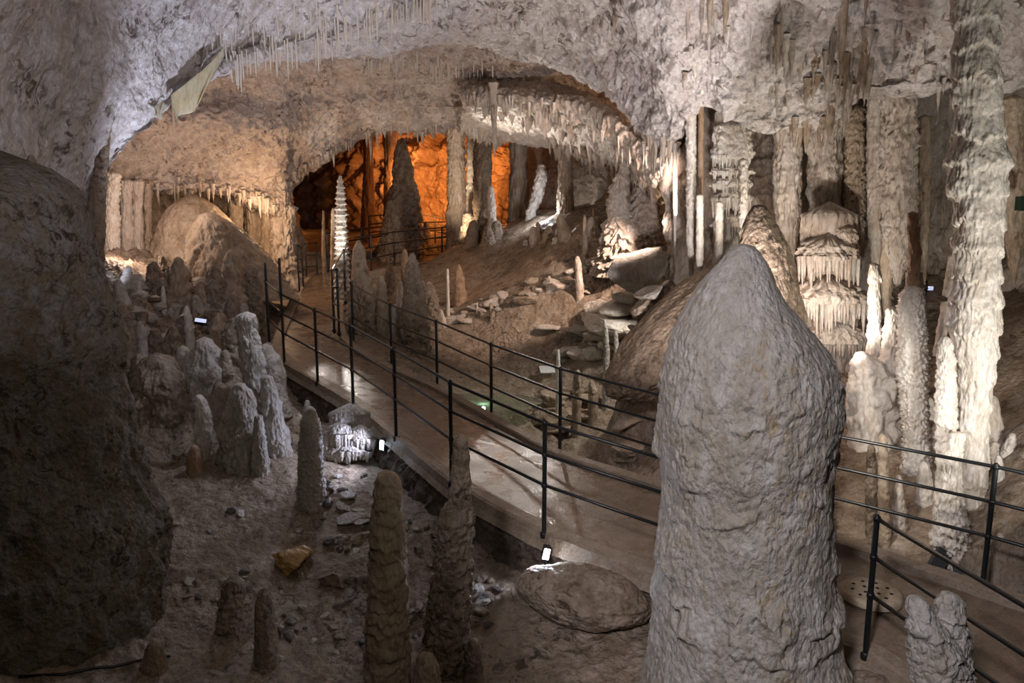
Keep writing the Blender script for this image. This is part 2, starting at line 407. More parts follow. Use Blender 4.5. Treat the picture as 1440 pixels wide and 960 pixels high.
# ceiling behind, down to the arch of the far opening
L2 = [(90, 300, 15), (150, 262, 16), (230, 268, 17), (310, 272, 17.6), (370, 290, 18.2), (398, 300, 18.6), (412, 258, 19), (450, 222, 19.4), (505, 196, 19.8), (570, 184, 20), (650, 184, 20), (705, 192, 19.6), (765, 205, 19), (830, 222, 18), (890, 226, 17), (950, 232, 16), (1000, 240, 15)]
Q0 = [(x, -40, 13.8 + .12 * (d - 16)) for x, y, d in L2]
Q1 = [(x, 60 + .02 * y, 14.6 + .25 * (d - 16)) for x, y, d in L2]
Q2 = [(x, 118 + .08 * (y - 180), 16.0 + .4 * (d - 16)) for x, y, d in L2]
Q3 = [(x, 148 + .25 * (y - 180), 15.7 + .62 * (d - 16)) for x, y, d in L2]
Q4 = [(x, 180 + .66 * (y - 185), 16.2 + .85 * (d - 16)) for x, y, d in L2]
shell('ceiling_rear', [Q0, Q1, Q2, Q3, Q4, L2, up(L2, 14, 1.2), up(L2, 60, 3.5)], 340, 560, M['roof'], d_ceiling(.22, .12, .05, .16, 4.2, 14, .2), 'brownish rear ceiling arching over the far chamber')

# shelf of bright dripstone under the dome
S0 = [(640, 100, 17.6), (700, 108, 17), (760, 114, 16.4), (815, 128, 15.8), (860, 150, 15), (900, 185, 14.2), (935, 215, 13.4)]
S1 = [(645, 128, 16.6), (700, 130, 16.0), (760, 136, 15.4), (815, 146, 14.8), (860, 166, 14), (900, 200, 13.4), (935, 232, 12.8)]
S2 = [(650, 150, 16.7), (705, 152, 16.2), (762, 156, 15.7), (815, 172, 15.2), (855, 196, 14.6), (890, 228, 13.9), (920, 262, 13.2)]
S3 = [(648, 165, 17.6), (705, 170, 17.4), (765, 180, 17), (815, 196, 16.4), (855, 215, 15.8), (890, 240, 15.2), (920, 268, 14.6)]
S4 = [(648, 186, 19.8), (705, 194, 19.5), (765, 204, 19), (820, 222, 18.2), (860, 236, 17.6), (895, 262, 16.8), (925, 290, 16)]
shell('ceiling_shelf', [S0, S1, S2, S3, S4], 150, 260, M['flow'], d_ceiling(.08, .06, .05, .22, 6, 23, .12), 'bright dripping shelf under the pink dome')

# far left wall behind the slope
shell('wall_rear_left', [[(60, 200, 18), (200, 200, 19.4), (300, 210, 20), (380, 250, 20.5), (392, 262, 22), (396, 262, 27)],
                    [(60, 260, 18.2), (200, 262, 19.2), (300, 268, 20), (375, 285, 20.3), (400, 290, 22), (404, 290, 27)],
                    [(60, 300, 18.4), (200, 305, 19.2), (290, 310, 20), (370, 320, 20.3), (412, 330, 22), (414, 330, 27)],
                    [(60, 370, 18), (200, 375, 19), (290, 380, 20), (370, 380, 20.3), (418, 400, 22), (420, 400, 27)]],
      200, 260, M['tan'], d_wall(.3, .14, .22, .03, .1, 2.2, 33), 'ribbed warm flowstone wall behind the slope of rubble')

# pink recessed dome between the front ceiling and the shelf
shell('ceiling_dome', [[(600, 30, 15.2), (680, 30, 15.4), (760, 45, 15.2), (830, 75, 14.6), (885, 115, 13.8), (925, 165, 12.8), (960, 200, 12.2)],
                       [(600, 70, 17.2), (680, 70, 17.4), (760, 80, 17.2), (825, 100, 16.4), (875, 135, 15.4), (915, 180, 14.2), (955, 215, 13.2)],
                       [(600, 110, 18), (680, 112, 18), (760, 118, 17.6), (820, 132, 16.8), (868, 160, 15.8), (905, 195, 14.7), (945, 230, 13.8)],
                       [(600, 150, 18), (680, 152, 17.9), (760, 158, 17.4), (820, 168, 16.6), (868, 190, 15.7), (905, 220, 14.8), (945, 260, 13.9)]],
      140, 240, M['pink'], d_ceiling(.12, .08, .025, .0, 5, 71), 'smooth pinkish dome recessed above the glinting shelf')

# far chamber
shell('wall_rear', [[(300, 60, 38), (420, 60, 40), (520, 60, 38), (620, 60, 37), (720, 60, 35), (820, 60, 32), (900, 60, 28), (960, 90, 22)],
                    [(300, 180, 40), (420, 180, 42), (520, 180, 38), (620, 190, 36), (720, 190, 34), (820, 190, 30), (900, 180, 26), (960, 180, 21)],
                    [(300, 270, 40), (420, 270, 42), (520, 270, 37), (620, 270, 35), (720, 270, 33), (820, 260, 28), (900, 240, 24), (960, 230, 19)],
                    [(300, 400, 38), (420, 400, 40), (520, 400, 36), (620, 400, 35), (720, 400, 33), (820, 380, 28), (900, 350, 24), (960, 350, 19)]],
      260, 420, M['rust'], d_wall(.9, .35, .55, .05, .15, .9, 44, 2.2), 'rust-coloured fluted wall of the far chamber')
shell('ceiling_far', [[(330, 150, 19.5), (450, 100, 20.5), (600, 90, 21), (750, 100, 20.5), (900, 130, 18)],
                      [(330, 150, 26), (450, 130, 27), (600, 125, 27), (750, 130, 26), (900, 150, 22)],
                      [(330, 180, 40), (450, 170, 41), (600, 165, 38), (750, 170, 34), (900, 170, 26)]],
      160, 240, M['rust'], d_ceiling(.4, .2, .06, .3, 1.6, 50, .2), 'rust-coloured ceiling of the far chamber')

# middle wall above the slope beyond the walkway
shell('wall_rear_right', [[(735, 150, 27), (790, 150, 25.5), (840, 160, 23.5), (880, 175, 21), (930, 180, 18), (985, 140, 14)],
                  [(738, 215, 27), (790, 215, 25.2), (840, 215, 23), (880, 215, 20.5), (930, 220, 17.5), (985, 220, 13.8)],
                  [(742, 270, 26.5), (790, 268, 24.6), (840, 262, 22), (880, 260, 20), (930, 270, 17.2), (985, 300, 13.6)],
                  [(745, 340, 25.5), (790, 335, 23.5), (840, 330, 21), (880, 325, 18.5), (930, 345, 16.2), (985, 400, 13.4)]],
      200, 260, M['tan'], d_wall(.3, .15, .25, .03, .12, 2.0, 57), 'tan fluted wall above the slope beyond the walkway')

# wall beside the great column
shell('wall_right', [[(940, 60, 12.8), (1010, 60, 12.8), (1100, 60, 12.6), (1200, 60, 12.4), (1300, 60, 12.6), (1400, 60, 12.0), (1500, 60, 10.5), (1650, 60, 8.5)],
                     [(940, 180, 13.2), (1010, 180, 12.8), (1100, 180, 12.2), (1200, 180, 12.2), (1300, 180, 13), (1400, 180, 12.4), (1500, 180, 10.8), (1650, 180, 8.6)],
                     [(940, 280, 13.4), (1010, 280, 12.6), (1100, 280, 12), (1200, 280, 12.2), (1300, 290, 13.2), (1400, 290, 12.5), (1500, 290, 10.8), (1650, 290, 8.4)],
                     [(940, 380, 13.4), (1010, 380, 12.6), (1100, 370, 12), (1200, 380, 12.2), (1300, 400, 12.8), (1400, 400, 11.8), (1500, 400, 10.2), (1650, 400, 8.2)],
                     [(940, 480, 13.2), (1010, 480, 12.4), (1100, 460, 11.8), (1200, 480, 11.9), (1300, 500, 12), (1400, 500, 11), (1500, 500, 9.6), (1650, 500, 8)],
                     [(940, 560, 13), (1010, 560, 12.4), (1100, 540, 11.8), (1200, 560, 11.6), (1300, 560, 11), (1400, 560, 10), (1500, 560, 9.2), (1650, 600, 7.8)]],
      420, 620, M['flow'], d_wall(.32, .14, .2, .03, .07, 2.6, 66, .9), 'fluted flowstone wall beside the great column')
# ---------------------------------------------------------------- walkway
def ribbon(name, A_, B_, mat, nw=10, depth=.16, parent=None, wob=.004):
    n = len(A_); t = np.linspace(0, 1, nw)[None, :, None]
    top = A_[:, None] * (1 - t) + B_[:, None] * t
    top[..., 2] += wob * fbm(top.reshape(-1, 3), 1.5, 3, 5).reshape(n, nw) * 3
    a = top[:, :1].copy(); a[..., 2] -= depth; b = top[:, -1:].copy(); b[..., 2] -= depth
    G = np.concatenate([a, top, b], 1)
    return mk(name, G, gridquads(n, nw + 2), mat, parent, smoothf=False)
UA = (EA - EB); UA[:, 2] = 0; UA /= np.linalg.norm(UA, axis=1)[:, None]
o = ribbon('floor_walkway', EA, EB, M['path'], 24, .1); struct(o, 'wet brown concrete walkway winding through the cave')
def curb(name, edge, U, w, h, dep, mat, label):
    # U points outward
    up_ = np.array([0, 0, 1.]); n = len(edge)
    prof = [(-w, -.02), (-w, h * .8), (-w * .85, h), (-w * .1, h), (0.02, h * .7), (0.03, -dep * .5), (0.07, -dep)]
    G = np.stack([edge + U * a + up_ * b for a, b in prof], 1)
    P = G.reshape(-1, 3); G = (P + .012 * np.stack([fbm(P, 3, 3, 1), fbm(P, 3, 3, 2), .8 * fbm(P, 2.5, 3, 3)], -1)).reshape(G.shape)
    o = mk(name, G, gridquads(n, len(prof)), mat, smoothf=False); struct(o, label)
curb('trim_1', EA, UA, .17, .05, .12, M['curb'], 'low concrete kerb on the lower side of the walkway')
curb('trim_2', EB, -UA, .15, .07, .45, M['curb'], 'low concrete kerb on the slope side of the walkway')
K0 = np.concatenate([EA + UA * .05 - np.array([0, 0, .05])])
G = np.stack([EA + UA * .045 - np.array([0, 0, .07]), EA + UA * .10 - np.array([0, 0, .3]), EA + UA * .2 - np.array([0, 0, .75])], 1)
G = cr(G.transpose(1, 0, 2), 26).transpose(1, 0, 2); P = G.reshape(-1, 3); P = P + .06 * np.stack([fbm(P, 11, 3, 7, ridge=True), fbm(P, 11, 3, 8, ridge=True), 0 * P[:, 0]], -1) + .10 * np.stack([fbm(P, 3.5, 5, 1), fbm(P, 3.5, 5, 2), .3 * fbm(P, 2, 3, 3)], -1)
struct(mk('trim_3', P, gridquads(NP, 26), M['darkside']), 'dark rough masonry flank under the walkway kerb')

def tube(name, pts, r, mat, parent=None, n=10, cap=True, origin=None):
    pts = [np.asarray(p, float) for p in pts]; k = len(pts); V_ = []
    for i, p in enumerate(pts):
        t = pts[min(i + 1, k - 1)] - pts[max(i - 1, 0)]; t /= np.linalg.norm(t)
        a = np.cross(t, [0, 0, 1.]) if abs(t[2]) < .95 else np.cross(t, [0, 1., 0]); a /= np.linalg.norm(a); b = np.cross(t, a)
        rr = r[i] if hasattr(r, '__len__') else r
        for j in range(n):
            th = 2 * math.pi * j / n; V_.append(p + rr * (math.cos(th) * a + math.sin(th) * b))
    q = list(gridquads(k, n, True)); 
    tris = []
    if cap:
        V_.append(pts[0]); c0 = len(V_) - 1; V_.append(pts[-1]); c1 = len(V_) - 1
        for j in range(n):
            tris.append((c0, (j + 1) % n, j)); tris.append((c1, (k - 1) * n + j, (k - 1) * n + (j + 1) % n))
    return mk(name, np.array(V_), q, mat, parent, True, tris, origin)

def railing(name, posts, label, tops=1.1, rails=(.97, .70, .43), r=.021, rr=.016, foot=True, ext0=None, ext1=None, skip_post=()):
    """posts: world base points"""
    posts = [np.asarray(p, float) for p in posts]
    base = posts[len(posts) // 2]
    e = empty(name, base); tag(e, label, 'railing')
    def loc(pts): return [p - base for p in pts]
    for i, p in enumerate(posts):
        if i in skip_post: continue
        h = tops[i] if hasattr(tops, '__len__') else tops
        pp = loc([p - [0, 0, .06], p + [0, 0, .02], p + [0, 0, h - .03], p + [0, 0, h - .012], p + [0, 0, h]])
        po = tube('post', pp, [r, r, r, r * .9, r * .55], M['iron'], e, 12)
        if foot: tube('base_flange', loc([p - [0, 0, .04], p + [0, 0, .012], p + [0, 0, .02]]), [r * 1.8, r * 1.8, r * 1.2], M['ironcap'], po, 12)
        for f in rails:
            tube('rail_collar', loc([p + [0, 0, 1.1 * f - .018], p + [0, 0, 1.1 * f + .018]]), r * 1.28, M['ironcap'], po, 10)
    for f in rails:
        pts = [p + [0, 0, 1.1 * f] for p in posts]
        if ext0 is not None: pts = [np.asarray(ext0, float) + [0, 0, 1.1 * f]] + pts
        if ext1 is not None: pts = pts + [np.asarray(ext1, float) + [0, 0, 1.1 * f]]
        tube('rail', loc(pts), rr, M['iron'], e, 8)
    return e
in_ = .08
nearL = [np.array(p) for p in [(1.5, 6.12, .2), (.3, 6.9, .36), (-.626, 7.72, .55), (-1.378, 8.96, .66), (-2.13, 10.19, .75), (-2.83, 11.12, .83), (-3.52, 11.86, .97), (-3.86, 12.25, 1.14)]]
railing('handrail', nearL, 'black iron railing on the lower kerb running from the great stalagmite up to the bend', tops=[1.1] * 6 + [1.62, 1.35])
railing('handrail', [(2.64, 5.35, .09), (3.28, 3.95, -.12), (3.45, 2.6, -.3)], 'black iron railing starting behind the small twin-topped stump beside the great stalagmite', )
farL = [W(1381, 829, 6.5), W(1060, 735, 7.95), W(787, 640, 9.45), W(691, 591, 10.8), W(615, 549, 11.95), W(551, 519, 12.9), W(497, 482, 14.0)]
railing('handrail', farL, 'long black iron railing on the slope side of the wet walkway', ext0=(5.0, 5.0, .2))
railing('handrail', [W(477, 468, 13.2), W(470, 464, 13.9), W(486, 424, 16.4), W(493, 414, 17.6)], 'black railing stretch in front of the banded white stalagmite')
railing('handrail', [W(447, 399, 20.5), W(432, 402, 20.0), W(427, 411, 18.6), W(421, 410, 18.0)], 'short black railing at the dark mouth of the far chamber')
railing('handrail', [W(523, 389, 20.6), W(555, 380, 22), W(585, 374, 23.3), W(622, 367, 25.2), W(652, 360, 27), W(688, 354, 28.5)], 'distant black railing on the near kerb of the far walkway', ext0=W(500, 394, 19.8), r=.026, rr=.02)
railing('handrail', [W(462, 385, 21.0), W(510, 372, 23.5), W(560, 362, 26), W(600, 354, 28.5), W(640, 350, 31), W(680, 346, 33)], 'distant black railing on the rear kerb of the far walkway', r=.028, rr=.022)
railing('handrail', [W(520, 345, 29), W(570, 338, 31), W(612, 342, 31.5), W(648, 350, 31)], 'highest black railing deep in the far chamber', r=.028, rr=.022)
# ---------------------------------------------------------------- dripstone bodies
def interp_rows(rows, n):
    rows = sorted(rows, key=lambda r: r[0]); y = np.array([r[0] for r in rows], float)
    yy = np.linspace(y[0], y[-1], n)
    def pch(v):
        v = np.array(v, float)
        lin_ = np.interp(yy, y, v)
        # light smoothing so the outline has no corners
        k = max(1, n // (len(rows) * 3)); ker = np.hanning(2 * k + 3)[1:-1]; ker /= ker.sum()
        p = np.pad(lin_, (len(ker) // 2,), mode='edge'); s = np.convolve(p, ker, 'valid')[:n]
        s[0] = lin_[0]; s[-1] = lin_[-1]; return s
    return yy, pch([r[1] for r in rows]), pch([r[2] for r in rows])

def body_mesh(name, C, R, style, mat, parent=None, seed=0, nseg=64, origin=None, tip=True, bottom=False, flat=1.0):
    """round body swept along centres C (n,3) with radii R, then weathered"""
    n = len(C); th = np.linspace(0, 2 * math.pi, nseg, endpoint=False)
    ct, st = np.cos(th), np.sin(th)
    N = np.stack([np.broadcast_to(ct, (n, nseg)), np.broadcast_to(st, (n, nseg)), np.zeros((n, nseg))], -1)
    Rm = max(np.percentile(R, 75), .01)
    z = C[:, 2][:, None]
    P0 = C[:, None] + N * (R[:, None, None] * .9 + Rm * .05)
    Pf = P0.reshape(-1, 3)
    a = np.zeros(len(Pf)); S = dict(lump=.12, lf=1.3, rib=.0, rf=9, tier=0, tp=.5, tj=.5, knob=.05, fine=.03, kf=6, rings=0); S.update(style)
    Q = Pf / Rm
    a += S['lump'] * fbm(Q, S['lf'], 3, seed) * 1.6
    if S['rib']:
        Qr = Q.copy(); Qr[:, 2] *= .12
        a += S['rib'] * (fbm(Qr, S['rf'] / 3., 3, seed + 3, ridge=True) - .25)
    if S['knob']:
        Qk = Q.copy(); Qk[:, 2] *= S.get('kv', .55)
        k = fbm(Qk, S['kf'], 2, seed + 5, ridge=True)
        a += S['knob'] * (1 - 2 * np.clip(k, 0, 1)) * 1.0
    if S['tier']:
        tp = S['tp'] * Rm; Qt = Q.copy(); Qt[:, 2] *= .25
        s = Pf[:, 2] / tp + S['tj'] * (fbm(Qt, 3.2, 3, seed + 7) * 1.3 * S.get('tw', 1) + .8 * fbm(Qt, 1.1, 2, seed + 8)) + S.get('th', 0) * fbm(Qt, 9, 2, seed + 21); fr = s - np.floor(s)
        am = .55 + .9 * (fbm(np.stack([np.floor(s) * 7.1, Q[:, 0] * .5, Q[:, 1] * .5], -1), 1, 1, seed + 9) + .3)
        a += S['tier'] * am * (((1 - fr) ** 1.6) * smooth(0, .14, fr) * 1.6 - .45)
    if S['rings']:
        a += S['rings'] * np.sin(Pf[:, 2] / (S['rp'] * Rm) + 2 * fbm(Q, .8, 2, seed + 12)) 
    a += S['fine'] * fbm(Q, 16, 3, seed + 11) * 1.5
    if S.get('fn') is not None: a += S['fn'](Pf, Q)
    if S.get('micro'):
        Qm = Q.copy(); Qm[:, 2] *= .55
        a += S['micro'] * (fbm(Qm, S.get('mf', 14), 3, seed + 15, gain=.6) * 2 - .8 * np.clip(fbm(Qm, S.get('mf', 14) * .6, 2, seed + 16) - .15, 0, 1) * 2)
    a *= S.get('g', 1.0)
    sc = (R / Rm)[:, None] ** .75
    off = (a.reshape(n, nseg) * sc * Rm)
    P = P0 + N * off[..., None]
    if flat != 1: P[..., 1] = C[:, 1][:, None] + (P[..., 1] - C[:, 1][:, None]) * flat
    G = P.reshape(-1, 3)
    q = list(gridquads(n, nseg, True)); tris = []
    if tip:
        top = C[0] + np.array([0, 0, (P[0, :, 2].mean() - C[0, 2]) + R[0] * .5 * (1 if C[0, 2] > C[-1, 2] else -1)]); G = np.vstack([G, top]); t0 = len(G) - 1
        for j in range(nseg): tris.append((t0, j, (j + 1) % nseg) if C[0, 2] > C[-1, 2] else (t0, (j + 1) % nseg, j))
    q = np.array(q)
    if C[0, 2] > C[-1, 2]: q = q[:, ::-1]
    return mk(name, G, q, mat, parent, True, tris, origin)

def standing(name, label, cat, rows, Y, style, mat, group=None, seed=0, extra=.35, res=1.0, flat=1.0, Ybase=None):
    """rows (y,xl,xr) of the outline seen at distance Y; ends under the ground"""
    h = max(r[0] for r in rows) - min(r[0] for r in rows)
    wpx = max(r[2] - r[1] for r in rows)
    n = int(np.clip(h / 2.0 * res, 16, 520)); nseg = int(np.clip(wpx * 2.4 * res, 24, 760))
    yy, xl, xr = interp_rows(rows, n)
    C = []; R = []
    for y, a, b in zip(yy, xl, xr):
        p = V((a + b) / 2, y, Y); d = p[1] * cp - (p[2] - CAMZ) * sp
        C.append(p); R.append((b - a) / 2 / F * d)
    C = np.array(C); R = np.array(R)
    g = gz(C[-1, 0], C[-1, 1]) if extra is not None else None
    if g is not None and C[-1, 2] > g - extra:
        k = int(np.clip((C[-1, 2] - (g - extra)) / max(1e-3, abs(C[0, 2] - C[-1, 2])) * n, 2, n))
        zz = np.linspace(C[-1, 2], g - extra, k + 1)[1:]
        C = np.vstack([C, np.stack([np.full(k, C[-1, 0]), np.full(k, C[-1, 1]), zz], -1)])
        R = np.concatenate([R, R[-1] * (1 + .25 * np.linspace(0, 1, k))])
    org = np.array([C[-1, 0], C[-1, 1], max(C[-1, 2], g if g is not None else C[-1, 2])])
    o = body_mesh(name, C, R, style, mat, None, seed, nseg, org, flat=flat)
    tag(o, label, cat, group); return o

def cone_rows(xt, yt, xb, yb, wt, wb, n=7, pw=.75, lean=0):
    out = []
    for k in range(n):
        t = k / (n - 1); w_ = wt + (wb - wt) * t ** pw; x = xt + (xb - xt) * t + lean * math.sin(t * math.pi)
        out.append((yt + (yb - yt) * t, x - w_ / 2, x + w_ / 2))
    if wt > 3:
        w1 = out[0][2] - out[0][1]; sl = (wb - wt) / max(1, (yb - yt))
        out = [(yt, xt - wt * .16, xt + wt * .16), (yt + wt * .1, xt - wt * .30, xt + wt * .30), (yt + wt * .32, xt - wt * .44, xt + wt * .44), (yt + wt * .7, xt - wt * .52, xt + wt * .52)] + [r for r in out[1:] if r[0] > yt + wt * .9]
    return out

def sm(label, xt, yt, xb, yb, wt, wb, style, mat, group=None, Y=None, pw=.75, lean=0, seed=None, name='stalagmite', res=1.0, n=7):
    """stalagmite whose base is seen at xb,yb on the ground"""
    if Y is None:
        p = hit(xb, yb, 'floor'); Y = p[1]
    return standing(name, label, 'stalagmite' if name == 'stalagmite' else 'dripstone column', cone_rows(xt, yt, xb, yb, wt, wb, n, pw, lean), Y, style, mat, group, seed if seed is not None else int(xt * 3 + yt), res=res)

KN = dict(lump=.16, knob=.08, kf=2.6, fine=.05, lf=1.0, micro=.05, mf=7)
SMO = dict(lump=.12, knob=.05, kf=2.5, fine=.03, lf=.8, micro=.03, mf=6)
TIER = dict(lump=.16, tier=.26, tp=.9, tj=1.3, knob=.06, kf=3, fine=.04, micro=.05, mf=6)
TIERS = dict(lump=.08, tier=.32, tp=1.1, tj=.5, knob=.05, kf=4, fine=.03)
RIB = dict(lump=.14, rib=.26, rf=7, knob=.05, fine=.03, tier=.08, tp=1.6, tj=1.5)
RINGY = dict(lump=.14, tier=.12, tp=.34, tj=.8, knob=.05, fine=.03, micro=.03, mf=6)

# --- the great stalagmite
def great_fn(P, Q):
    a = np.zeros(len(P)); z = P[:, 2]
    Qv = Q.copy(); Qv[:, 2] *= .28
    lowf = fbm(Q, 1.3, 2, 61); dr = fbm(Qv, 5.5, 3, 62); dr2 = fbm(Qv, 11, 2, 63)
    zone = np.zeros(len(P))
    for yl, h, A_ in ((556, .10, .022), (648, .20, .05), (702, .10, .026), (752, .16, .046), (808, .10, .036), (848, .18, .046), (925, .2, .03)):
        zl = V(1050, yl, 5.15)[2]; s = (z - zl - .34 * lowf - .10 * dr) / h
        m = 1.5 * np.clip(fbm(Q * [1, 1, .3], 1.9, 2, int(yl)) * 1.6 + .35, 0, 1)
        bulge = np.where(s > 0, np.exp(-(s / .9) ** 2), np.exp(-(s / .16) ** 2))
        a += A_ * m * bulge
        zone += np.exp(-((s - .45) / .75) ** 2) * m
    zone = np.clip(zone, 0, 1.2)
    a += zone * (.042 * (.5 - np.abs(dr) * 2.2) + .014 * dr2)
    up_ = smooth(V(1050, 480, 5.15)[2], V(1050, 590, 5.15)[2], z)
    a += (.008 + .010 * (1 - up_)) * (fbm(Q, 9, 4, 64, gain=.6) * 2)
    a += .010 * up_ * np.sin(0) 
    return a
standing('stalagmite', 'huge bullet-shaped stalagmite with a pale knob tip covering the middle of the handrail', 'stalagmite',
         [(345, 1040, 1051), (349, 1033, 1059), (356, 1029, 1063), (370, 1017, 1074), (388, 999, 1083), (407, 981, 1090), (424, 971, 1102), (440, 962, 1119), (473, 944, 1152), (507, 932, 1172), (535, 925, 1183),
          (565, 922, 1184), (600, 922, 1178), (650, 926, 1171), (700, 929, 1168), (750, 924, 1168), (800, 919, 1170), (850, 917, 1174), (890, 911, 1181), (930, 903, 1190), (970, 893, 1202), (1010, 880, 1215)],
         5.15, dict(lump=.05, lf=1.5, knob=.006, kf=5, fine=.012, fn=great_fn), M['great'], seed=5, res=1.0)
standing('stalagmite', 'dull brown conical stalagmite peeking out behind the tip of the huge bullet-shaped one', 'stalagmite',
         [(289, 1064, 1071), (296, 1058, 1078), (315, 1050, 1088), (340, 1042, 1104), (370, 1034, 1115), (410, 1028, 1124), (460, 1020, 1135), (520, 1010, 1150), (600, 1005, 1160)], 7.6, dict(lump=.08, knob=.03, fine=.02), M['brown'], seed=15)
# --- front pair and stumps
standing('stalagmite', 'smooth pale candle-shaped stalagmite standing in front of the lower kerb', 'stalagmite',
         [(665, 533, 553), (671, 528, 561), (690, 525, 566), (740, 521, 570), (800, 517, 573), (860, 514, 575), (920, 512, 577), (970, 510, 580)], 5.4, dict(lump=.10, knob=.06, kf=2.2, fine=.03, tier=.06, tp=.5), M['tan'], seed=2)
standing('stalagmite', 'tall two-step stalagmite with a narrow chimney top rising before the rails', 'stalagmite',
         [(612, 643, 652), (618, 639, 656), (640, 637, 659), (680, 634, 661), (704, 632, 663), (712, 622, 666), (730, 616, 666), (790, 609, 665), (850, 601, 664), (900, 594, 662), (960, 590, 664)], 5.5, dict(lump=.10, knob=.09, kf=3, fine=.05, tier=.08, tp=.6), M['ground'], seed=9)
standing('stalagmite', 'small brown stump at the foot of the two-step stalagmite', 'stalagmite', [(922, 588, 610), (935, 582, 618), (970, 580, 622)], 5.15, KN, M['tan'], seed=4)
standing('stalagmite', 'small greyish stump beside the flat reddish ground', 'stalagmite', [(900, 660, 672), (915, 655, 678), (970, 650, 682)], 5.35, KN, M['ground'], seed=6)
st = empty('stalagmite', V(1325, 960, 4.3)); tag(st, 'twin-topped grey stump in front of the handrail at the edge of the view', 'stalagmite')
def stump_part(rows, Y, seed):
    yy, xl, xr = interp_rows(rows, 110); C = []; R = []
    for y, a, b in zip(yy, xl, xr):
        p = V((a + b) / 2, y, Y); d = p[1] * cp - (p[2] - CAMZ) * sp; C.append(p); R.append((b - a) / 2 / F * d)
    C = np.array(C); R = np.array(R); zz = np.linspace(C[-1, 2], gz(C[-1, 0], C[-1, 1]) - .3, 90)[1:]
    C = np.vstack([C, np.stack([np.full(89, C[-1, 0]), np.full(89, C[-1, 1]), zz], -1)]); R = np.concatenate([R, np.full(89, R[-1])])
    return body_mesh('stump', C - np.array(st.location), R, dict(lump=.16, knob=.09, kf=2.6, fine=.04, tier=.07, tp=.6), M['great'], st, seed, 150)
stump_part([(840, 1283, 1297), (846, 1277, 1305), (870, 1276, 1318), (900, 1280, 1345), (975, 1284, 1368)], 4.3, 3)
stump_part([(836, 1325, 1345), (842, 1319, 1354), (866, 1314, 1357), (900, 1308, 1362), (975, 1300, 1372)], 4.38, 8)
sm('stubby stump with layered sides beside the dark mound, wider of the low pair', 329, 812, 330, 884, 34, 52, RINGY, M['ground'])
sm('slim finger-like stump beside the wider layered one, darker of the low pair', 371, 828, 375, 924, 22, 36, SMO, M['ground'])
sm('very short brown stub under the foot of the dark mound', 216, 903, 216, 936, 26, 36, SMO, M['brown'])
sm('banded grey stalagmite with close rings beside the terraced ledge below the walkway', 436, 572, 438, 702, 18, 40, RINGY, M['great'], pw=.5)
# --- grey cluster on the slope
CL = dict(lump=.22, rib=.16, rf=6, knob=.09, kf=2.6, fine=.05, micro=.05, mf=6, tier=.08, tp=.9, tj=1.6)
standing('stalagmite', 'broad grey cone leaning on the crowded slope, widest of the grey cluster', 'stalagmite', [(540, 330, 342), (552, 325, 350), (590, 316, 362), (640, 308, 372), (690, 300, 384), (720, 296, 390)], 8.9, CL, M['great'], seed=31)
standing('stalagmite', 'tall lumpy grey column topped by a small overhanging cap above the grey cluster', 'stalagmite', [(442, 338, 356), (450, 330, 362), (462, 334, 358), (480, 336, 366), (520, 338, 372), (560, 346, 380), (620, 350, 392), (700, 352, 402)], 9.5, CL, M['great'], seed=32)
standing('stalagmite', 'sloping grey ridge-like stalagmite at the inner side of the grey cluster', 'stalagmite', [(530, 368, 382), (560, 368, 392), (610, 372, 404), (660, 380, 416), (705, 388, 424)], 9.2, CL, M['great'], seed=33)
standing('stalagmite', 'thin grey pillar filling the gap in the grey cluster', 'stalagmite', [(585, 358, 368), (620, 356, 374), (700, 352, 384)], 8.7, CL, M['great'], seed=34)
standing('stalagmite', 'smooth rounded shoulder of grey dripstone beside the tall posts of the bend', 'stalagmite', [(486, 366, 380), (500, 364, 392), (525, 366, 402), (560, 368, 404)], 10.2, dict(lump=.15, knob=.06, fine=.03), M['great'], seed=35)
standing('stalagmite', 'lumpy grey knob halfway up the crowded slope', 'stalagmite', [(478, 278, 298), (495, 270, 312), (530, 262, 318), (565, 262, 320)], 9.9, dict(lump=.3, knob=.12, kf=2, fine=.05), M['great'], seed=36)
standing('stalagmite', 'pale cream stalagmite body tapering down above the orange stub', 'stalagmite', [(556, 276, 284), (565, 273, 292), (590, 274, 298), (618, 274, 298), (640, 276, 296)], 8.9, dict(lump=.15, knob=.12, kf=3, fine=.05), M['white'], seed=37)
sm('short smooth orange stub under the pale cream stalagmite', 273, 626, 275, 672, 16, 25, SMO, M['rust'], Y=8.6, pw=.3)
standing('stalagmite', 'wide grey mound of fused stalagmites against the dark near mound', 'stalagmite', [(505, 200, 240), (530, 184, 262), (580, 172, 276), (640, 176, 282), (690, 184, 290)], 9.6, dict(lump=.22, knob=.10, kf=3, fine=.04, rib=.1), M['ground'], seed=38)
sm('small twin knob beside the dark near mound, taller of two', 197, 452, 199, 470, 9, 14, SMO, M['great'], Y=10.4)
sm('small twin knob on the ledge, shorter of two', 171, 450, 171, 466, 10, 14, SMO, M['great'], Y=10.5)
sm('little white figure-like stalagmite beside the bluish lit slab', 262, 430, 266, 462, 8, 13, dict(lump=.3, knob=.1, fine=.04), M['white'], Y=11.5)
sm('thin pale spike above the little white figure-like stalagmite', 229, 402, 230, 428, 4, 8, SMO, M['white'], Y=13)
sm('thin pale spike on the rim of the upper ledge', 195, 395, 196, 418, 4, 9, SMO, M['white'], Y=13)
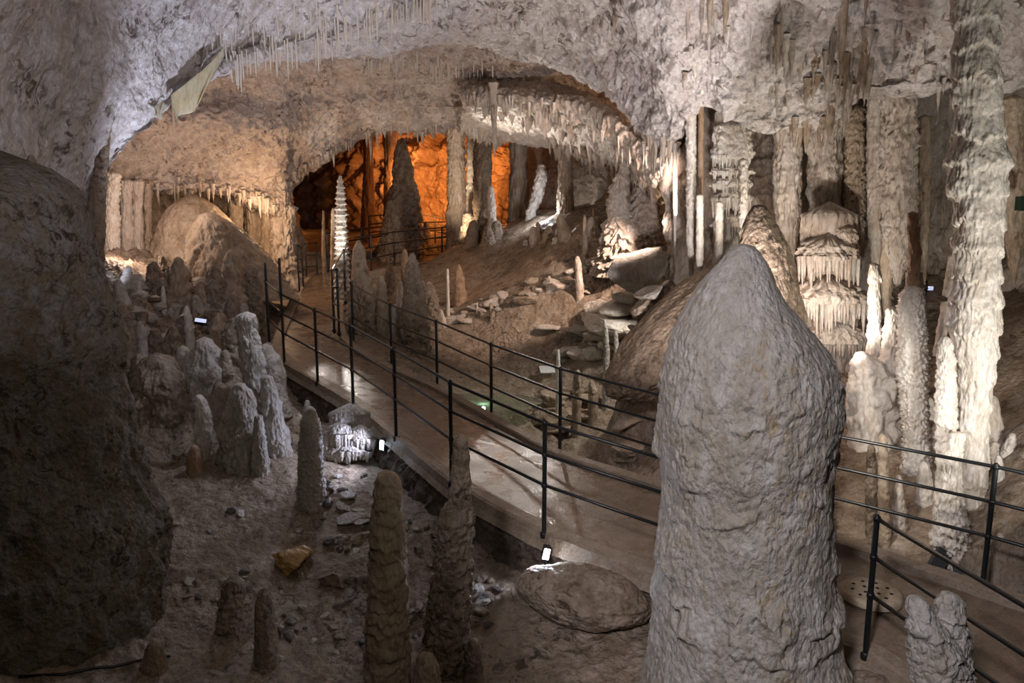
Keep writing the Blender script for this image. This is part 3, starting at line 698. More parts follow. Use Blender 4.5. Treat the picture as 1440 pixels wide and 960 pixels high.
for k, (x, y0, y1, w0, w1, lab) in enumerate([
    (250, 362, 420, 16, 34, 'brown rounded stalagmite on the upper slope under the big dome'), (300, 372, 430, 14, 36, 'dull brown stalagmite halfway between the big dome and the bend'),
    (325, 352, 430, 18, 40, 'squat brown stalagmite just below the big dome'), (352, 372, 440, 14, 34, 'brown stalagmite beside the tall posts of the bend'),
    (282, 396, 446, 12, 26, 'knobbly brown stalagmite above the bluish lit slab'), (216, 368, 402, 14, 30, 'small brown mound on the upper ledge'),
    (310, 440, 500, 16, 40, 'lumpy grey stalagmite above the grey cluster'), (243, 458, 505, 14, 34, 'lumpy grey stalagmite below the little white figure-like one'),
    (384, 580, 620, 16, 26, 'stubby grey stalagmite behind the grey cluster')]):
    sm(lab, x, y0, x + 3, y1, w0, w1, dict(lump=.22, knob=.12, kf=2.4, fine=.05, rib=.06), M['ground'] if k % 2 else M['tan'])
# dome and neighbours in the warm light
standing('stalagmite', 'broad smooth tan dome lit warmly at the top of the slope', 'stalagmite', [(279, 258, 284), (288, 242, 300), (302, 230, 316), (325, 220, 334), (352, 212, 346), (380, 206, 354)], 17.0, dict(lump=.10, lf=1.2, knob=.03, fine=.02), M['tan'], seed=51)
standing('boulder', 'sloping tan rock shoulder running down from the broad smooth dome', 'boulder', [(302, 284, 302), (314, 276, 326), (332, 268, 350), (356, 262, 378), (390, 256, 402)], 15.9, dict(lump=.2, lf=1.3, knob=.06, fine=.03), M['tan'], seed=54)
sm('peaked tan mound leaning against the broad smooth dome', 252, 318, 250, 350, 10, 40, dict(lump=.2, knob=.05, fine=.02), M['tan'], Y=16.4)
for lab, x, y0, y1, w, mt, Yd, style in [
    ('pale ribbed column, outermost of three beside the shaded near wall', 157, 275, 375, 22, 'white', 16.0, TIER), ('pinkish ribbed column, second of three beside the shaded near wall', 178, 285, 362, 17, 'flow', 16.4, RIB),
    ('slender pinkish column, innermost of three near the tan dome', 194, 285, 356, 14, 'flow', 16.5, RIB), ('orange-tinted column just before the tan dome', 207, 285, 330, 14, 'tan', 16.8, TIER),
    ('thin pale column rising behind the tan dome', 268, 285, 305, 9, 'white', 17.8, SMO), ('rounded column cluster before the dark mouth of the far chamber', 398, 322, 376, 34, 'flow', 18.7, TIER),
    ('golden ribbed column glowing above the bend posts', 331, 300, 360, 22, 'tan', 18.5, RIB), ('slim tan column behind the golden ribbed one', 356, 305, 372, 20, 'tan', 18.8, RIB),
    ('tan column in the shade beside the rounded column cluster', 376, 310, 372, 18, 'tan', 18.6, RIB)]:
    o = standing('dripstone_column', lab, 'dripstone column', [(y0 - 30, x - w * .55, x + w * .55), (y0 + 10, x - w * .42, x + w * .42), ((y0 + y1) / 2, x - w * .5, x + w * .5), (y1 - 8, x - w * .5, x + w * .5), (y1 + 6, x - w * .7, x + w * .7)], Yd, style, M[mt], seed=x)
# brown column merging into the near wall
standing('dripstone_column', 'brown column wedged between the pale near wall and the dark mound', 'dripstone column', [(150, 140, 156), (215, 136, 152), (260, 128, 148), (300, 122, 146), (360, 114, 144), (420, 112, 142)], 9.3, RIB, M['brown'], seed=77)

# --- along the walkway, middle distance
sm('tall bright white banded stalagmite beside the bend of the walkway', 478.5, 247, 481, 402, 5, 20, dict(lump=.12, tier=.42, tp=.75, tj=.35, tw=.4, th=.2, knob=.05, fine=.03), M['white'], Y=16.8, pw=.45, res=1.6)
sm('thin tan stalagmite standing close behind the bright white banded one', 468.5, 292, 469, 395, 4, 9, TIER, M['tan'], Y=17.4, pw=.4)
sm('short thin dark stalagmite before the mouth of the far chamber', 455, 296, 455, 352, 3, 6, SMO, M['brown'], Y=19)
sm('pointed tan stalagmite on a fat foot by the white banded one', 504, 338, 508, 410, 8, 30, SMO, M['tan'], Y=15.6, pw=.55)
sm('fat layered foot stone carrying the pointed tan stalagmite', 508, 383, 508, 470, 26, 40, TIER, M['tan'], Y=14.6, pw=.2)
for lab, xt, yt, xb, yb, wt, wb, mt, Yd in [
    ('dull column stump behind the handrail, third from the white banded stalagmite', 536, 388, 538, 470, 10, 20, 'tan', 14.6), ('brown blunt stalagmite behind the long handrail', 548, 372, 550, 452, 10, 22, 'brown', 15.4),
    ('white glistening knob on a dark stump behind the handrail', 563, 395, 562, 424, 6, 10, 'white', 15.0), ('broad grey stalagmite with a shoulder behind the handrail', 580, 356, 584, 490, 9, 46, 'ground', 14.4),
    ('rust-tinted thin stalagmite touching the broad grey one', 569, 350, 572, 440, 5, 20, 'rust', 15.8), ('grey squat stalagmite at the inner foot of the slope', 603, 396, 606, 470, 14, 34, 'ground', 15.2),
    ('thin glowing pale stalagmite like a candle, tallest on the ridge', 629.5, 378, 630, 436, 3, 5.5, 'white', 15.8), ('rust-brown pointed stalagmite beside the glowing candle-like one', 645, 372, 648, 430, 4, 22, 'rust', 16.8),
    ('tiny white spike on the rubble ridge', 671, 425, 671, 438, 1.6, 4, 'white', 15.8), ('small grey stub on the rubble ridge', 690, 425, 692, 440, 4, 8, 'ground', 15.4),
    ('thin tan finger stalagmite by the far kerb', 651, 334, 651, 358, 4, 6, 'tan', 24), ('warm-lit finger stalagmite standing on the upper slope', 791, 289, 792, 348, 6, 13, 'tan', 17.5),
    ('thin dusky stalagmite on the upper slope beside the warm-lit finger', 822, 302, 823, 355, 4, 9, 'tan', 17.2), ('short stub high on the slope under the fluted wall', 756, 312, 760, 340, 5, 10, 'tan', 20),
    ('tiny stub high on the slope beneath the fluted curtain', 835, 293, 836, 313, 3, 7, 'flow', 19), ('two-legged pale stalagmite on the bright band of the slope', 812, 360, 816, 410, 7, 12, 'flow', 15),
    ('peaked little pale stalagmite on the bright band of the slope', 772, 388, 774, 404, 4, 14, 'flow', 15.4), ('small pale finger behind the second handrail post from the stalagmite', 785, 492, 785, 512, 3, 6, 'white', 12.6),
    ('grey finger stalagmite on the lit terraces', 851, 450, 853, 492, 4, 9, 'great', 12.6), ('shorter stub next to the grey finger on the lit terraces', 866, 464, 867, 492, 4, 8, 'great', 12.8),
    ('short tan stub beyond the kerb under the pale panel', 812, 520, 811, 554, 9, 13, 'tan', 12.2), ('knobby tan stub beyond the kerb next to the terraces', 832, 535, 834, 556, 8, 14, 'tan', 12.4)]:
    big = wb > 20
    if 690 < xb < 870 and yb < 420: Yd = None
    sm(lab, xt, yt, xb, yb, wt, wb, (dict(lump=.18, knob=.08, tier=.14, tp=.8, fine=.04) if big else dict(lump=.15, knob=.08, tier=.1, tp=1, fine=.04)), M[mt], Y=Yd, pw=.6)
# leaning pagoda-like stalagmite
standing('stalagmite', 'leaning pointed stalagmite with frilled skirts on the upper slope', 'stalagmite', [(224, 877, 881), (236, 872, 884), (255, 864, 884), (275, 857, 882), (290, 854, 886), (304, 858, 892), (312, 850, 900), (326, 848, 915), (345, 844, 918)], 14.9, dict(lump=.1, tier=.22, tp=.45, tj=.8, knob=.06, fine=.03), M['flow'], seed=61, res=1.5)
standing('stalagmite', 'low wide frilled mound behind the leaning pointed stalagmite', 'stalagmite', [(256, 900, 912), (266, 892, 924), (284, 886, 934), (305, 882, 940), (325, 880, 945)], 14.9, dict(lump=.14, tier=.2, tp=.3, tj=.9, knob=.08, fine=.04), M['flow'], seed=62, res=1.5)

# --- far chamber columns
for lab, rows, Yd, mt, style in [
    ('huge dark cone-shaped stalagmite inside the glowing far chamber', [(196, 561, 568), (210, 556, 572), (240, 553, 580), (270, 550, 586), (300, 545, 590), (335, 536, 592), (360, 530, 594)], 25, 'ground', TIER),
    ('dark stub in front of the huge cone in the far chamber', [(282, 546, 554), (300, 542, 562), (330, 536, 568), (360, 532, 574)], 23.5, 'ground', TIER),
    ('broad warm-lit ribbed column in the far chamber', [(160, 626, 656), (200, 630, 652), (240, 630, 654), (285, 630, 654), (330, 628, 656)], 25.5, 'flow', dict(RIB, tier=.15)),
    ('narrow bright white column with scalloped edges in the far chamber', [(160, 652, 672), (190, 656, 668), (215, 657, 667), (260, 656, 667), (310, 655, 668), (335, 655, 668)], 24, 'white', dict(TIERS, tp=1.4)),
    ('thick dark column beside the narrow bright white one', [(150, 664, 694), (190, 668, 692), (230, 667, 690), (280, 666, 690), (340, 664, 692)], 23, 'brown', RIB),
    ('thin white-edged stalagmite at the end of the far kerb', [(262, 688, 693), (275, 685, 696), (300, 686, 698), (318, 688, 698), (335, 680, 696), (350, 672, 694)], 21.5, 'white', TIER),
    ('shadowed fluted column behind the glowing alcove', [(180, 510, 526), (230, 512, 524), (320, 508, 528)], 33, 'rust', RIB),
    ('orange fluted column catching the glow', [(170, 538, 560), (230, 541, 558), (300, 540, 556), (330, 538, 560)], 31, 'rust', RIB),
    ('dull fluted column at the right side of the glowing alcove', [(170, 716, 742), (230, 718, 740), (300, 716, 744), (330, 712, 750)], 24, 'tan', RIB),
    ('bluish white lumpy formation beyond the fluted column', [(232, 756, 766), (245, 752, 770), (265, 750, 768), (282, 745, 762), (300, 738, 754)], 22.5, 'white', dict(lump=.3, knob=.14, kf=2, fine=.05)),
    ('dim column under the end of the dripping shelf', [(190, 784, 806), (230, 786, 804), (290, 784, 806), (320, 780, 810)], 21, 'tan', RIB)]:
    nm = 'dripstone_column' if 'column' in lab else 'stalagmite'
    standing(nm, lab, 'dripstone column' if 'column' in lab else 'stalagmite', rows, Yd, style, M[mt], seed=int(rows[0][1]))

# --- around the great column
standing('dripstone_column', 'massive white column reaching from ceiling to floor beside the handrail', 'dripstone column',
         [(-10, 1338, 1408), (40, 1344, 1402), (90, 1341, 1400), (130, 1340, 1406), (165, 1346, 1407), (200, 1341, 1410), (222, 1335, 1414), (245, 1335, 1414), (290, 1342, 1410), (330, 1345, 1409), (370, 1344, 1403), (410, 1339, 1406),
          (450, 1336, 1404), (490, 1340, 1400), (540, 1345, 1394), (600, 1345, 1388), (650, 1340, 1386), (700, 1332, 1384), (740, 1326, 1386)], 7.2,
         dict(lump=.10, lf=1.0, tier=.11, tp=1.15, tj=.55, tw=.35, th=.22, knob=.02, kf=3, fine=.025, rib=.08, rf=11), M['white'], seed=71, extra=.4)
standing('dripstone_column', 'stout knobbly white stump between the small column and the massive one', 'dripstone column',
         [(405, 1274, 1296), (418, 1265, 1298), (460, 1264, 1303), (520, 1263, 1304), (570, 1268, 1304), (620, 1272, 1306), (650, 1270, 1310)], 8.1, dict(lump=.12, knob=.10, kf=4.5, kv=1.4, tier=.16, tp=.3, tj=1.5, fine=.06, micro=.08, mf=6), M['white'], seed=72)
standing('dripstone_column', 'thin rusty pillar standing on the stout knobbly stump', 'dripstone column', [(300, 1276, 1290), (340, 1277, 1293), (352, 1278, 1296), (380, 1276, 1293), (415, 1272, 1296)], 8.15, KN, M['rust'], seed=73, extra=None)
standing('dripstone_column', 'small beaded white column beside the organ-pipe flowstone', 'dripstone column', [(372, 1224, 1236), (384, 1222, 1238), (430, 1222, 1238), (480, 1220, 1241), (508, 1220, 1241), (530, 1216, 1246)], 9.3, dict(lump=.1, tier=.25, tp=1.6, tj=.3, knob=.08, fine=.04), M['white'], seed=74)
standing('stalagmite', 'cream stalagmite leaning on the foot of the massive white column', 'stalagmite', [(474, 1324, 1334), (482, 1320, 1339), (520, 1318, 1343), (580, 1316, 1345), (640, 1318, 1344), (700, 1316, 1344), (745, 1310, 1346)], 7.0, dict(lump=.12, tier=.18, tp=1.2, knob=.08, fine=.04), M['white'], seed=75)
standing('dripstone_column', 'slanting thin column behind the massive white one', 'dripstone column', [(360, 1334, 1345), (400, 1328, 1343), (440, 1322, 1336), (475, 1316, 1330), (500, 1312, 1328)], 8.3, KN, M['flow'], seed=76, extra=None)
standing('stalagmite', 'knobbly grey stalagmite behind the stout knobbly stump', 'stalagmite', [(434, 1248, 1262), (460, 1244, 1266), (500, 1238, 1270), (560, 1234, 1276)], 8.9, dict(lump=.1, knob=.16, kf=4, fine=.05), M['flow'], seed=78)
standing('stalagmite', 'lumpy pale foot stone at the base of the small beaded column', 'stalagmite', [(496, 1206, 1218), (508, 1200, 1240), (522, 1198, 1256), (540, 1196, 1262)], 8.9, dict(lump=.35, knob=.12, kf=1.6, fine=.04), M['white'], seed=79)
standing('stalagmite', 'tapering stalagmite of layered white lumps below the massive column', 'stalagmite', [(610, 1340, 1356), (640, 1328, 1352), (680, 1326, 1350), (720, 1322, 1356), (770, 1316, 1366)], 6.75, TIER, M['white'], seed=80)
for lab, xt, yt, yb, wt, wb, mt, Yd in [
    ('dusky finger stalagmite behind the far rails, taller of the twins', 1242, 611, 800, 9, 20, 'tan', 7.2), ('dusky finger stalagmite behind the far rails, shorter of the twins', 1225, 625, 790, 10, 20, 'ground', 7.35),
    ('low pale stalagmite next to the twin fingers behind the rails', 1264, 668, 800, 10, 26, 'flow', 7.3), ('pale leaning stub before the massive column behind the rails', 1300, 650, 770, 14, 30, 'white', 7.5),
    ('small pale stub at the far edge behind the top rail', 1404, 640, 700, 8, 18, 'white', 7.2)]:
    sm(lab, xt, yt, xt + 2, yb, wt, wb, dict(lump=.14, knob=.07, tier=.1, tp=1, fine=.04), M[mt], Y=Yd, pw=.5)

# --- tiered organ-pipe flowstone
def drips(parent, n, x0, x1, yt, yb, Y, mat, w=(5, 9), name='drip', jit=.2, sd=0, org=None, arc=0):
    rn = random.Random(sd)
    for k in range(n):
        x = x0 + (x1 - x0) * (k + .5 + rn.uniform(-.3, .3)) / n; L_ = (yb - yt) * rn.uniform(1 - jit * 2, 1); ww = rn.uniform(*w); u_ = (2 * x - x0 - x1) / (x1 - x0); Yd = Y - arc * math.sqrt(max(0, 1 - u_ * u_)) * rn.uniform(.55, .95)
        C = []; R = []
        for t in np.linspace(0, 1, 16):
            p = V(x, yt + L_ * t, Yd); C.append(p); d = p[1] * cp - (p[2] - CAMZ) * sp
            R.append(ww / 2 / F * d * (1.1 - .9 * t ** 1.6))
        C = np.array(C)[::-1]; R = np.array(R)[::-1]
        body_mesh(name, C - org, R, dict(lump=.15, knob=.06, fine=.03), mat, parent, sd + k, 14)
def tiered(label, x0, x1, tiers, Y, mat, sd, drip_w=(5, 9), nd=12, name='flowstone_terrace', thick=.5):
    """tiers: (ytop, ylip, ydrip)"""
    org = V((x0 + x1) / 2, tiers[-1][2], Y + .2); e = empty(name, org); tag(e, label, 'flowstone')
    for i, tt in enumerate(tiers):
        ya, yl, yd = tt[:3]; xa, xb = (tt[3], tt[4]) if len(tt) > 3 else (x0, x1)
        xc = (xa + xb) / 2; hw = (xb - xa) / 2
        rows = [(ya, xc - hw * .8, xc + hw * .7), (ya + (yl - ya) * .3, xc - hw * .9, xc + hw * .86), (ya + (yl - ya) * .7, xc - hw * .97, xc + hw * .97), (yl, xc - hw, xc + hw)]
        yy, xl, xr = interp_rows(rows, 40); C = []; R = []
        for y, a, b in zip(yy, xl, xr):
            p = V((a + b) / 2, y, Y + .35); d = Y * 1.0; C.append(p); R.append((b - a) / 2 / F * d)
        C = np.array(C); R = np.array(R); C = np.vstack([C, C[-1] - [0, 0, .01], C[-1] - [0, 0, .012]]); R = np.concatenate([R, [R[-1] * .93, R[-1] * .2]])
        b_ = body_mesh('tier', C - org, R, dict(lump=.22, lf=1.8, rib=.14, rf=12, knob=.08, kf=4, fine=.04, micro=.05, mf=8), mat, e, sd + i, 200, flat=thick)
        drips(e, int(nd * 1.6 * hw / ((x1 - x0) / 2)) + 1, xa + 2, xb - 2, yl - 4, yd, Y + .35, mat, drip_w, 'organ_pipe', .3, sd * 3 + i, org, hw / F * Y * thick)
    # core
    C = np.array([V((x0 + x1) / 2, y, Y + .5) for y in np.linspace(tiers[0][0] - 20, tiers[-1][2] + 25, 40)])
    body_mesh('core', C - org, np.full(40, (x1 - x0) / 2 / F * Y * .82), dict(lump=.08, rib=.2, rf=10, fine=.03), mat, e, sd + 9, 160, flat=thick)
    return e
tiered('brown organ-pipe flowstone hanging in stacked tiers behind the huge bullet-shaped stalagmite', 1118, 1214, [(322, 350, 374, 1170, 1208), (342, 364, 412, 1120, 1210), (402, 424, 474, 1110, 1222), (464, 480, 506, 1126, 1224)], 10.0, M['flow'], 5, (5, 8.5), 13)
tiered('pagoda-like white flowstone of thin frilled tiers beside the twin-coloured column', 1000, 1058, [(178, 222, 240), (236, 244, 254), (252, 262, 274), (270, 282, 312), (305, 318, 345)], 10.9, M['white'], 6, (3, 6), 12)
for lab, x, y0, y1, w, mt, Yd, style in [
    ('tall pale half of the twin-coloured column beside the pagoda-like flowstone', 972, 125, 345, 15, 'white', 11.4, TIER), ('tall rusty half of the twin-coloured column beside the pagoda-like flowstone', 986, 125, 345, 9, 'rust', 11.3, KN),
    ('ribbed beige column hanging beneath the ceiling lobe, widest of its row', 1262, 150, 330, 44, 'flow', 10.5, dict(RIB, rib=.55, rf=13, tier=.14)), ('slim beige column with a torn edge beside the widest ribbed one', 1231, 150, 330, 22, 'flow', 10.6, dict(RIB, tier=.1)),
    ('round-topped dull column in the shade of the wall beside the ribbed ones', 1160, 212, 330, 44, 'flow', 11, RIB), ('pinkish draped column beside the round-topped dull one', 1108, 205, 325, 36, 'flow', 11, RIB),
    ('layered brown column between the round-topped and the torn-edged ones', 1202, 205, 340, 28, 'tan', 10.8, TIER), ('slim vertical column under the torn-edged one', 1246, 300, 400, 18, 'tan', 10.6, RIB),
    ('short white leg hanging beneath the twin-coloured column', 984, 325, 385, 11, 'white', 10.7, KN), ('short white leg hanging under the pagoda-like flowstone', 1011, 335, 376, 12, 'white', 10.7, KN), ('leaning white prop beside the pagoda-like flowstone', 1045, 275, 350, 13, 'white', 10.5, TIER),
    ('thin bright column at the end of the glinting shelf', 949, 195, 305, 7, 'white', 12.6, SMO), ('shaded fluted column beyond the massive white one', 1425, 190, 330, 30, 'tan', 10, RIB), ('shaded narrow fluted column at the frame edge', 1300, 215, 330, 16, 'tan', 11, RIB)]:
    o = standing('dripstone_column', lab, 'dripstone column', [(y0 - 50, x - w * .5, x + w * .5), (y0 + 14, x - w * .48, x + w * .48), ((y0 + y1) / 2, x - w * .5, x + w * .5), (y1 - 12, x - w * .44, x + w * .44), (y1 + 12, x - w * .3, x + w * .34), (y1 + 45, x - w * .16, x + w * .2), (y1 + 70, x - w * .03, x + w * .05)], Yd, style, M[mt], seed=x, extra=None)

# --- stones
def boulder(name, label, cat, cx, cy, rx, ry, rz, Y, mat, rotz=0, style=None, sd=0, tilt=0, n=120, group=None, sink=0, P0=None):
    u = np.linspace(.001, math.pi - .001, n); v = np.linspace(0, 2 * math.pi, int(n * 1.6), endpoint=False)
    D_ = np.stack([np.sin(u)[:, None] * np.cos(v), np.sin(u)[:, None] * np.sin(v), np.broadcast_to(np.cos(u)[:, None], (n, len(v)))], -1)
    st_ = dict(a=.18, f=1.1, k=.06, kf=4, fine=.02, facet=0); st_.update(style or {})
    Pn = D_.reshape(-1, 3).copy()
    if st_['facet']:
        rr_ = np.random.RandomState(sd + 3)
        for _ in range(st_['facet']):
            pn = rr_.normal(size=3); pn /= np.linalg.norm(pn); c_ = rr_.uniform(.45, .8)
            Pn = Pn - np.clip(Pn @ pn - c_, 0, 9)[:, None] * pn
    r = 1 + st_['a'] * fbm(Pn, st_['f'], 4, sd) * 1.8 + st_['k'] * fbm(Pn, st_['kf'], 4, sd + 5) * 1.5 + st_['fine'] * fbm(Pn, 14, 3, sd + 8)
    G = Pn * r[:, None] * np.array([rx, ry, rz])
    ca, sa = math.cos(tilt), math.sin(tilt); x, z = G[:, 0] * ca + G[:, 2] * sa, -G[:, 0] * sa + G[:, 2] * ca; G = np.stack([x, G[:, 1], z], -1)
    ca, sa = math.cos(rotz), math.sin(rotz); x, y = G[:, 0] * ca - G[:, 1] * sa, G[:, 0] * sa + G[:, 1] * ca; G = np.stack([x, y, G[:, 2]], -1)
    o = mk(name, G, gridquads(n, len(v), True), mat)
    o.location = P0 if P0 is not None else V(cx, cy, Y)
    tag(o, label, cat, group); return o
# dark near mound traced as a standing mass
mound_rows = [(234, -60, 45), (246, -130, 72), (262, -190, 98), (290, -240, 118), (330, -280, 132), (390, -300, 146), (440, -320, 160), (480, -340, 168), (530, -350, 166), (560, -360, 176), (600, -380, 188), (680, -400, 208), (750, -420, 232), (830, -450, 252), (900, -470, 262), (960, -480, 268)]
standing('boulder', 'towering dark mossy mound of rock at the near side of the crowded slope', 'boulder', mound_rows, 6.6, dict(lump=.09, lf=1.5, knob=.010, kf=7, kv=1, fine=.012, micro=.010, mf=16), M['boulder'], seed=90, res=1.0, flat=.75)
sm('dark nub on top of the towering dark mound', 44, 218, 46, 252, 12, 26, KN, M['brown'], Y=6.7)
p = hit(822, 872, 'floor')
boulder('boulder', 'loaf-shaped boulder lying under the kerb next to the huge stalagmite', 'boulder', 822, 852, .60, .34, .25, 0, M['ground'], rotz=-.25, tilt=.09, style=dict(a=.10, k=.05, kf=3), sd=3, n=200, P0=p + np.array([0, .12, .17]))
p = hit(408, 790, 'floor'); boulder('boulder', 'rounded ochre stone on the flowing slope', 'boulder', 0, 0, .24, .2, .15, 0, M['ochre'], tilt=.35, sd=8, n=70, P0=p + np.array([0, 0, .05]), style=dict(a=.22, k=.06, facet=5))
p = hit(925, 470, 'floor'); boulder('boulder', 'large slanting brown rock ridge behind the huge bullet-shaped stalagmite', 'boulder', 0, 0, 1.35, .7, .42, 0, M['brown'], rotz=.3, tilt=-.72, sd=12, n=260, P0=V(962, 462, 10.2), style=dict(a=.12, k=.05, kf=3, f=.9))
p = V(908, 380, 13.2); boulder('boulder', 'pale angular slab leaning on the slope above the lit terraces', 'boulder', 0, 0, .66, .24, .5, 0, M['great'], rotz=.15, tilt=-.35, sd=14, n=150, P0=p, style=dict(a=.10, k=.03, facet=11, fine=.01))
for x, y, s, Yd, mt, lab in [(836, 430, .36, 12.8, 'great', 'bluish grey block on the lit terraces'), (872, 430, .5, 12.9, 'white', 'pale lying slab crossing the lit terraces'), (905, 432, .32, 12.4, 'tan', 'brown rounded stone on the lit terraces'), (855, 455, .7, 12.7, 'white', 'long layered white ledge on the lit terraces'),
                      (815, 470, .3, 12.6, 'great', 'grey lump before the layered white ledge'), (840, 492, .28, 12.0, 'white', 'bright broken stone at the foot of the lit terraces'), (815, 497, .22, 12.0, 'white', 'bright chipped stone beside the broken one at the terraces'),
                      (668, 583, .22, 11.7, 'tan', 'round brown stone in the pool just beyond the kerb'), (780, 553, .42, 10.9, 'tan', 'tan block carrying the pale panel beyond the kerb'), (745, 565, .25, 10.9, 'tan', 'low tan rock beside the panel block'),
                      (505, 800, .25, 7.2, 'ground', 'dark stone behind the candle-shaped stalagmite'), (470, 812, .2, 6.9, 'ground', 'dark wet stone near the candle-shaped stalagmite')]:
    long_ = 'slab' in lab or 'ledge' in lab
    hp = hit(x, y + 4, 'floor'); hp = hp + np.array([0, 0, s * .12]) if hp is not None else None
    boulder('boulder', lab, 'boulder', x, y, s * (1.25 if long_ else 1), s * .7, s * (.28 if long_ else .6), Yd, M[mt], rotz=x * .3, tilt=.05, sd=x, n=60, style=dict(a=.14, k=.05, facet=9), P0=hp)
# ---------------------------------------------------------------- stalactites
def unit_mesh(name, sd, mat, pw, nseg=9, n=10, lump=.25):
    t = np.linspace(0, 1, n); R = (1 - t ** pw) * .96 + .04; R[0] *= 1.25
    th = np.linspace(0, 2 * math.pi, nseg, endpoint=False)
    P = np.stack([R[:, None] * np.cos(th), R[:, None] * np.sin(th), np.broadcast_to(-t[:, None], (n, nseg))], -1)
    wob = np.stack([fbm(np.stack([t * 2.5, t * 0 + sd, t * 0], -1), 1, 2, sd), fbm(np.stack([t * 2.5, t * 0, t * 0 + sd], -1), 1, 2, sd + 3)], -1) * .35
    P[..., :2] += wob[:, None]
    Q = P.reshape(-1, 3).copy(); Q[:, 2] *= 4; r = 1 + lump * fbm(Q, 1.6, 2, sd + 5)
    P[..., :2] *= r.reshape(n, nseg)[..., None]
    G = np.vstack([P.reshape(-1, 3), [[wob[-1, 0], wob[-1, 1], -1.01]]]); k = len(G) - 1
    tris = [(k, (n - 1) * nseg + (j + 1) % nseg, (n - 1) * nseg + j) for j in range(nseg)]
    o = mk(name, G, gridquads(n, nseg, True)[:, ::-1], mat, None, True, tris); me = o.data; bpy.data.objects.remove(o); return me
U = {}
for key, mt in (('straw', 'straw'), ('pale', 'pale'), ('flow', 'flow'), ('white', 'white'), ('roof', 'roof'), ('tan', 'tan')):
    U[key] = [unit_mesh('stalactite', k * 7 + len(key), M[mt], 5 if key == 'straw' else (1.2 + .35 * k), 8 if key == 'straw' else 12, 8 if key == 'straw' else 16) for k in range(4)]
def hang(name, x, y, Lpx, wpx, key, label, group, rn, keys, lift=.06):
    p = hit(x, y, *keys)
    if p is None: return
    d = proj(p)[2]; L_ = Lpx / F * d; r = wpx / 2 / F * d
    o = bpy.data.objects.new(name, rn.choice(U[key])); COL.objects.link(o)
    o.location = p + np.array([0, -.02, lift]); o.scale = (r, r, L_ + lift); o.rotation_euler = (rn.uniform(-.03, .03), rn.uniform(-.03, .03), rn.uniform(0, 6.3))
    tag(o, label, 'stalactite', group); return o
CE = ('wall_left', 'ceiling', 'ceiling_rear', 'ceiling_shelf')
def field(name, line, spread, n, L_, w_, key, label, group, keys=CE, sd=1):
    rn = random.Random(sd); line = np.array(line, float)
    for k in range(n):
        t = rn.random() * (len(line) - 1 - 1e-6); i = int(t); f = t - i; q = line[i] * (1 - f) + line[i + 1] * f
        hang(name, q[0] + rn.uniform(-4, 4), q[1] + rn.uniform(*spread), rn.uniform(L_[0], L_[1]) * (rn.random() ** .7 * .7 + .3), rn.uniform(*w_), rn.choice(key) if isinstance(key, list) else key, label, group, rn, keys)
field('soda_straw', [(318, 88), (390, 62), (470, 38), (560, 10), (612, -4)], (-14, 12), 120, (24, 62), (1.6, 3.0), 'straw', 'hair-thin pale soda straw in the dense fringe along the lip of the near ceiling', 'soda straws along the near ceiling lip', sd=11)
field('soda_straw', [(285, 70), (330, 40), (400, 20), (520, -10)], (-12, 12), 26, (20, 45), (1.8, 3.2), 'straw', 'lone soda straw on the pale near ceiling above the dense fringe', 'scattered soda straws above the fringe', sd=12)
field('soda_straw', [(500, 92), (560, 88), (640, 92), (700, 100)], (-12, 12), 46, (12, 26), (1.8, 2.8), 'straw', 'short soda straw beneath the ledge of the brownish rear ceiling', 'short straws beneath the rear ledge', sd=13)
field('stalactite', [(398, 280), (415, 255), (450, 224), (505, 198), (570, 186), (640, 185)], (-10, 3), 44, (8, 24), (3, 5.5), ['roof', 'flow'], 'small pointed stalactite on the arch rim above the dark mouth of the far chamber', 'fringe of the far arch', sd=14)
field('stalactite', [(655, 150), (710, 154), (765, 160), (815, 178), (855, 200), (890, 230)], (-16, 4), 56, (10, 24), (3, 6), ['flow', 'white'], 'small bright stalactite on the glinting dripstone shelf', 'stalactites of the glinting shelf', sd=15)
field('stalactite', [(960, 60), (1040, 90), (1120, 110), (1210, 80), (1290, 90), (1340, 90)], (-60, 50), 60, (14, 42), (4, 9), ['pale', 'white', 'flow'], 'short pale stalactite on the bluish-lit ceiling before the massive column', 'ceiling stalactites before the massive column', sd=16)
field('stalactite', [(1080, 30), (1110, 70), (1140, 110), (1180, 140), (1200, 90), (1230, 60)], (-30, 30), 26, (34, 78), (8, 15), ['flow', 'white', 'tan'], 'long tapering stalactite in the crowded cluster above the organ-pipe flowstone', 'cluster above the organ-pipe flowstone', sd=17)
field('stalactite', [(1090, 180), (1130, 184), (1170, 184), (1220, 160)], (-12, 6), 20, (24, 46), (6, 12), ['flow', 'tan'], 'drooping stalactite along the lowest ceiling lobe over the draped columns', 'lobe edge stalactites', sd=18)
field('stalactite', [(640, 10), (740, 20), (840, 30), (940, 40)], (-16, 26), 34, (9, 26), (2.6, 5), ['pale', 'roof'], 'tiny stalactite scattered over the middle of the pale ceiling', 'scattered ceiling stalactites', sd=19)
field('stalactite', [(170, 262), (230, 268), (300, 272), (345, 282), (392, 292)], (-18, 2), 36, (12, 36), (3, 7), ['flow', 'tan'], 'warm-lit stalactite over the broad tan dome', 'stalactites over the tan dome', sd=20)
field('stalactite', [(896, 200), (915, 205), (938, 205), (942, 200)], (-10, 6), 18, (22, 52), (4, 8), ['flow', 'tan'], 'draping stalactite on the end of the pink arch', 'stalactites on the end of the pink arch', sd=21)
rn = random.Random(4)
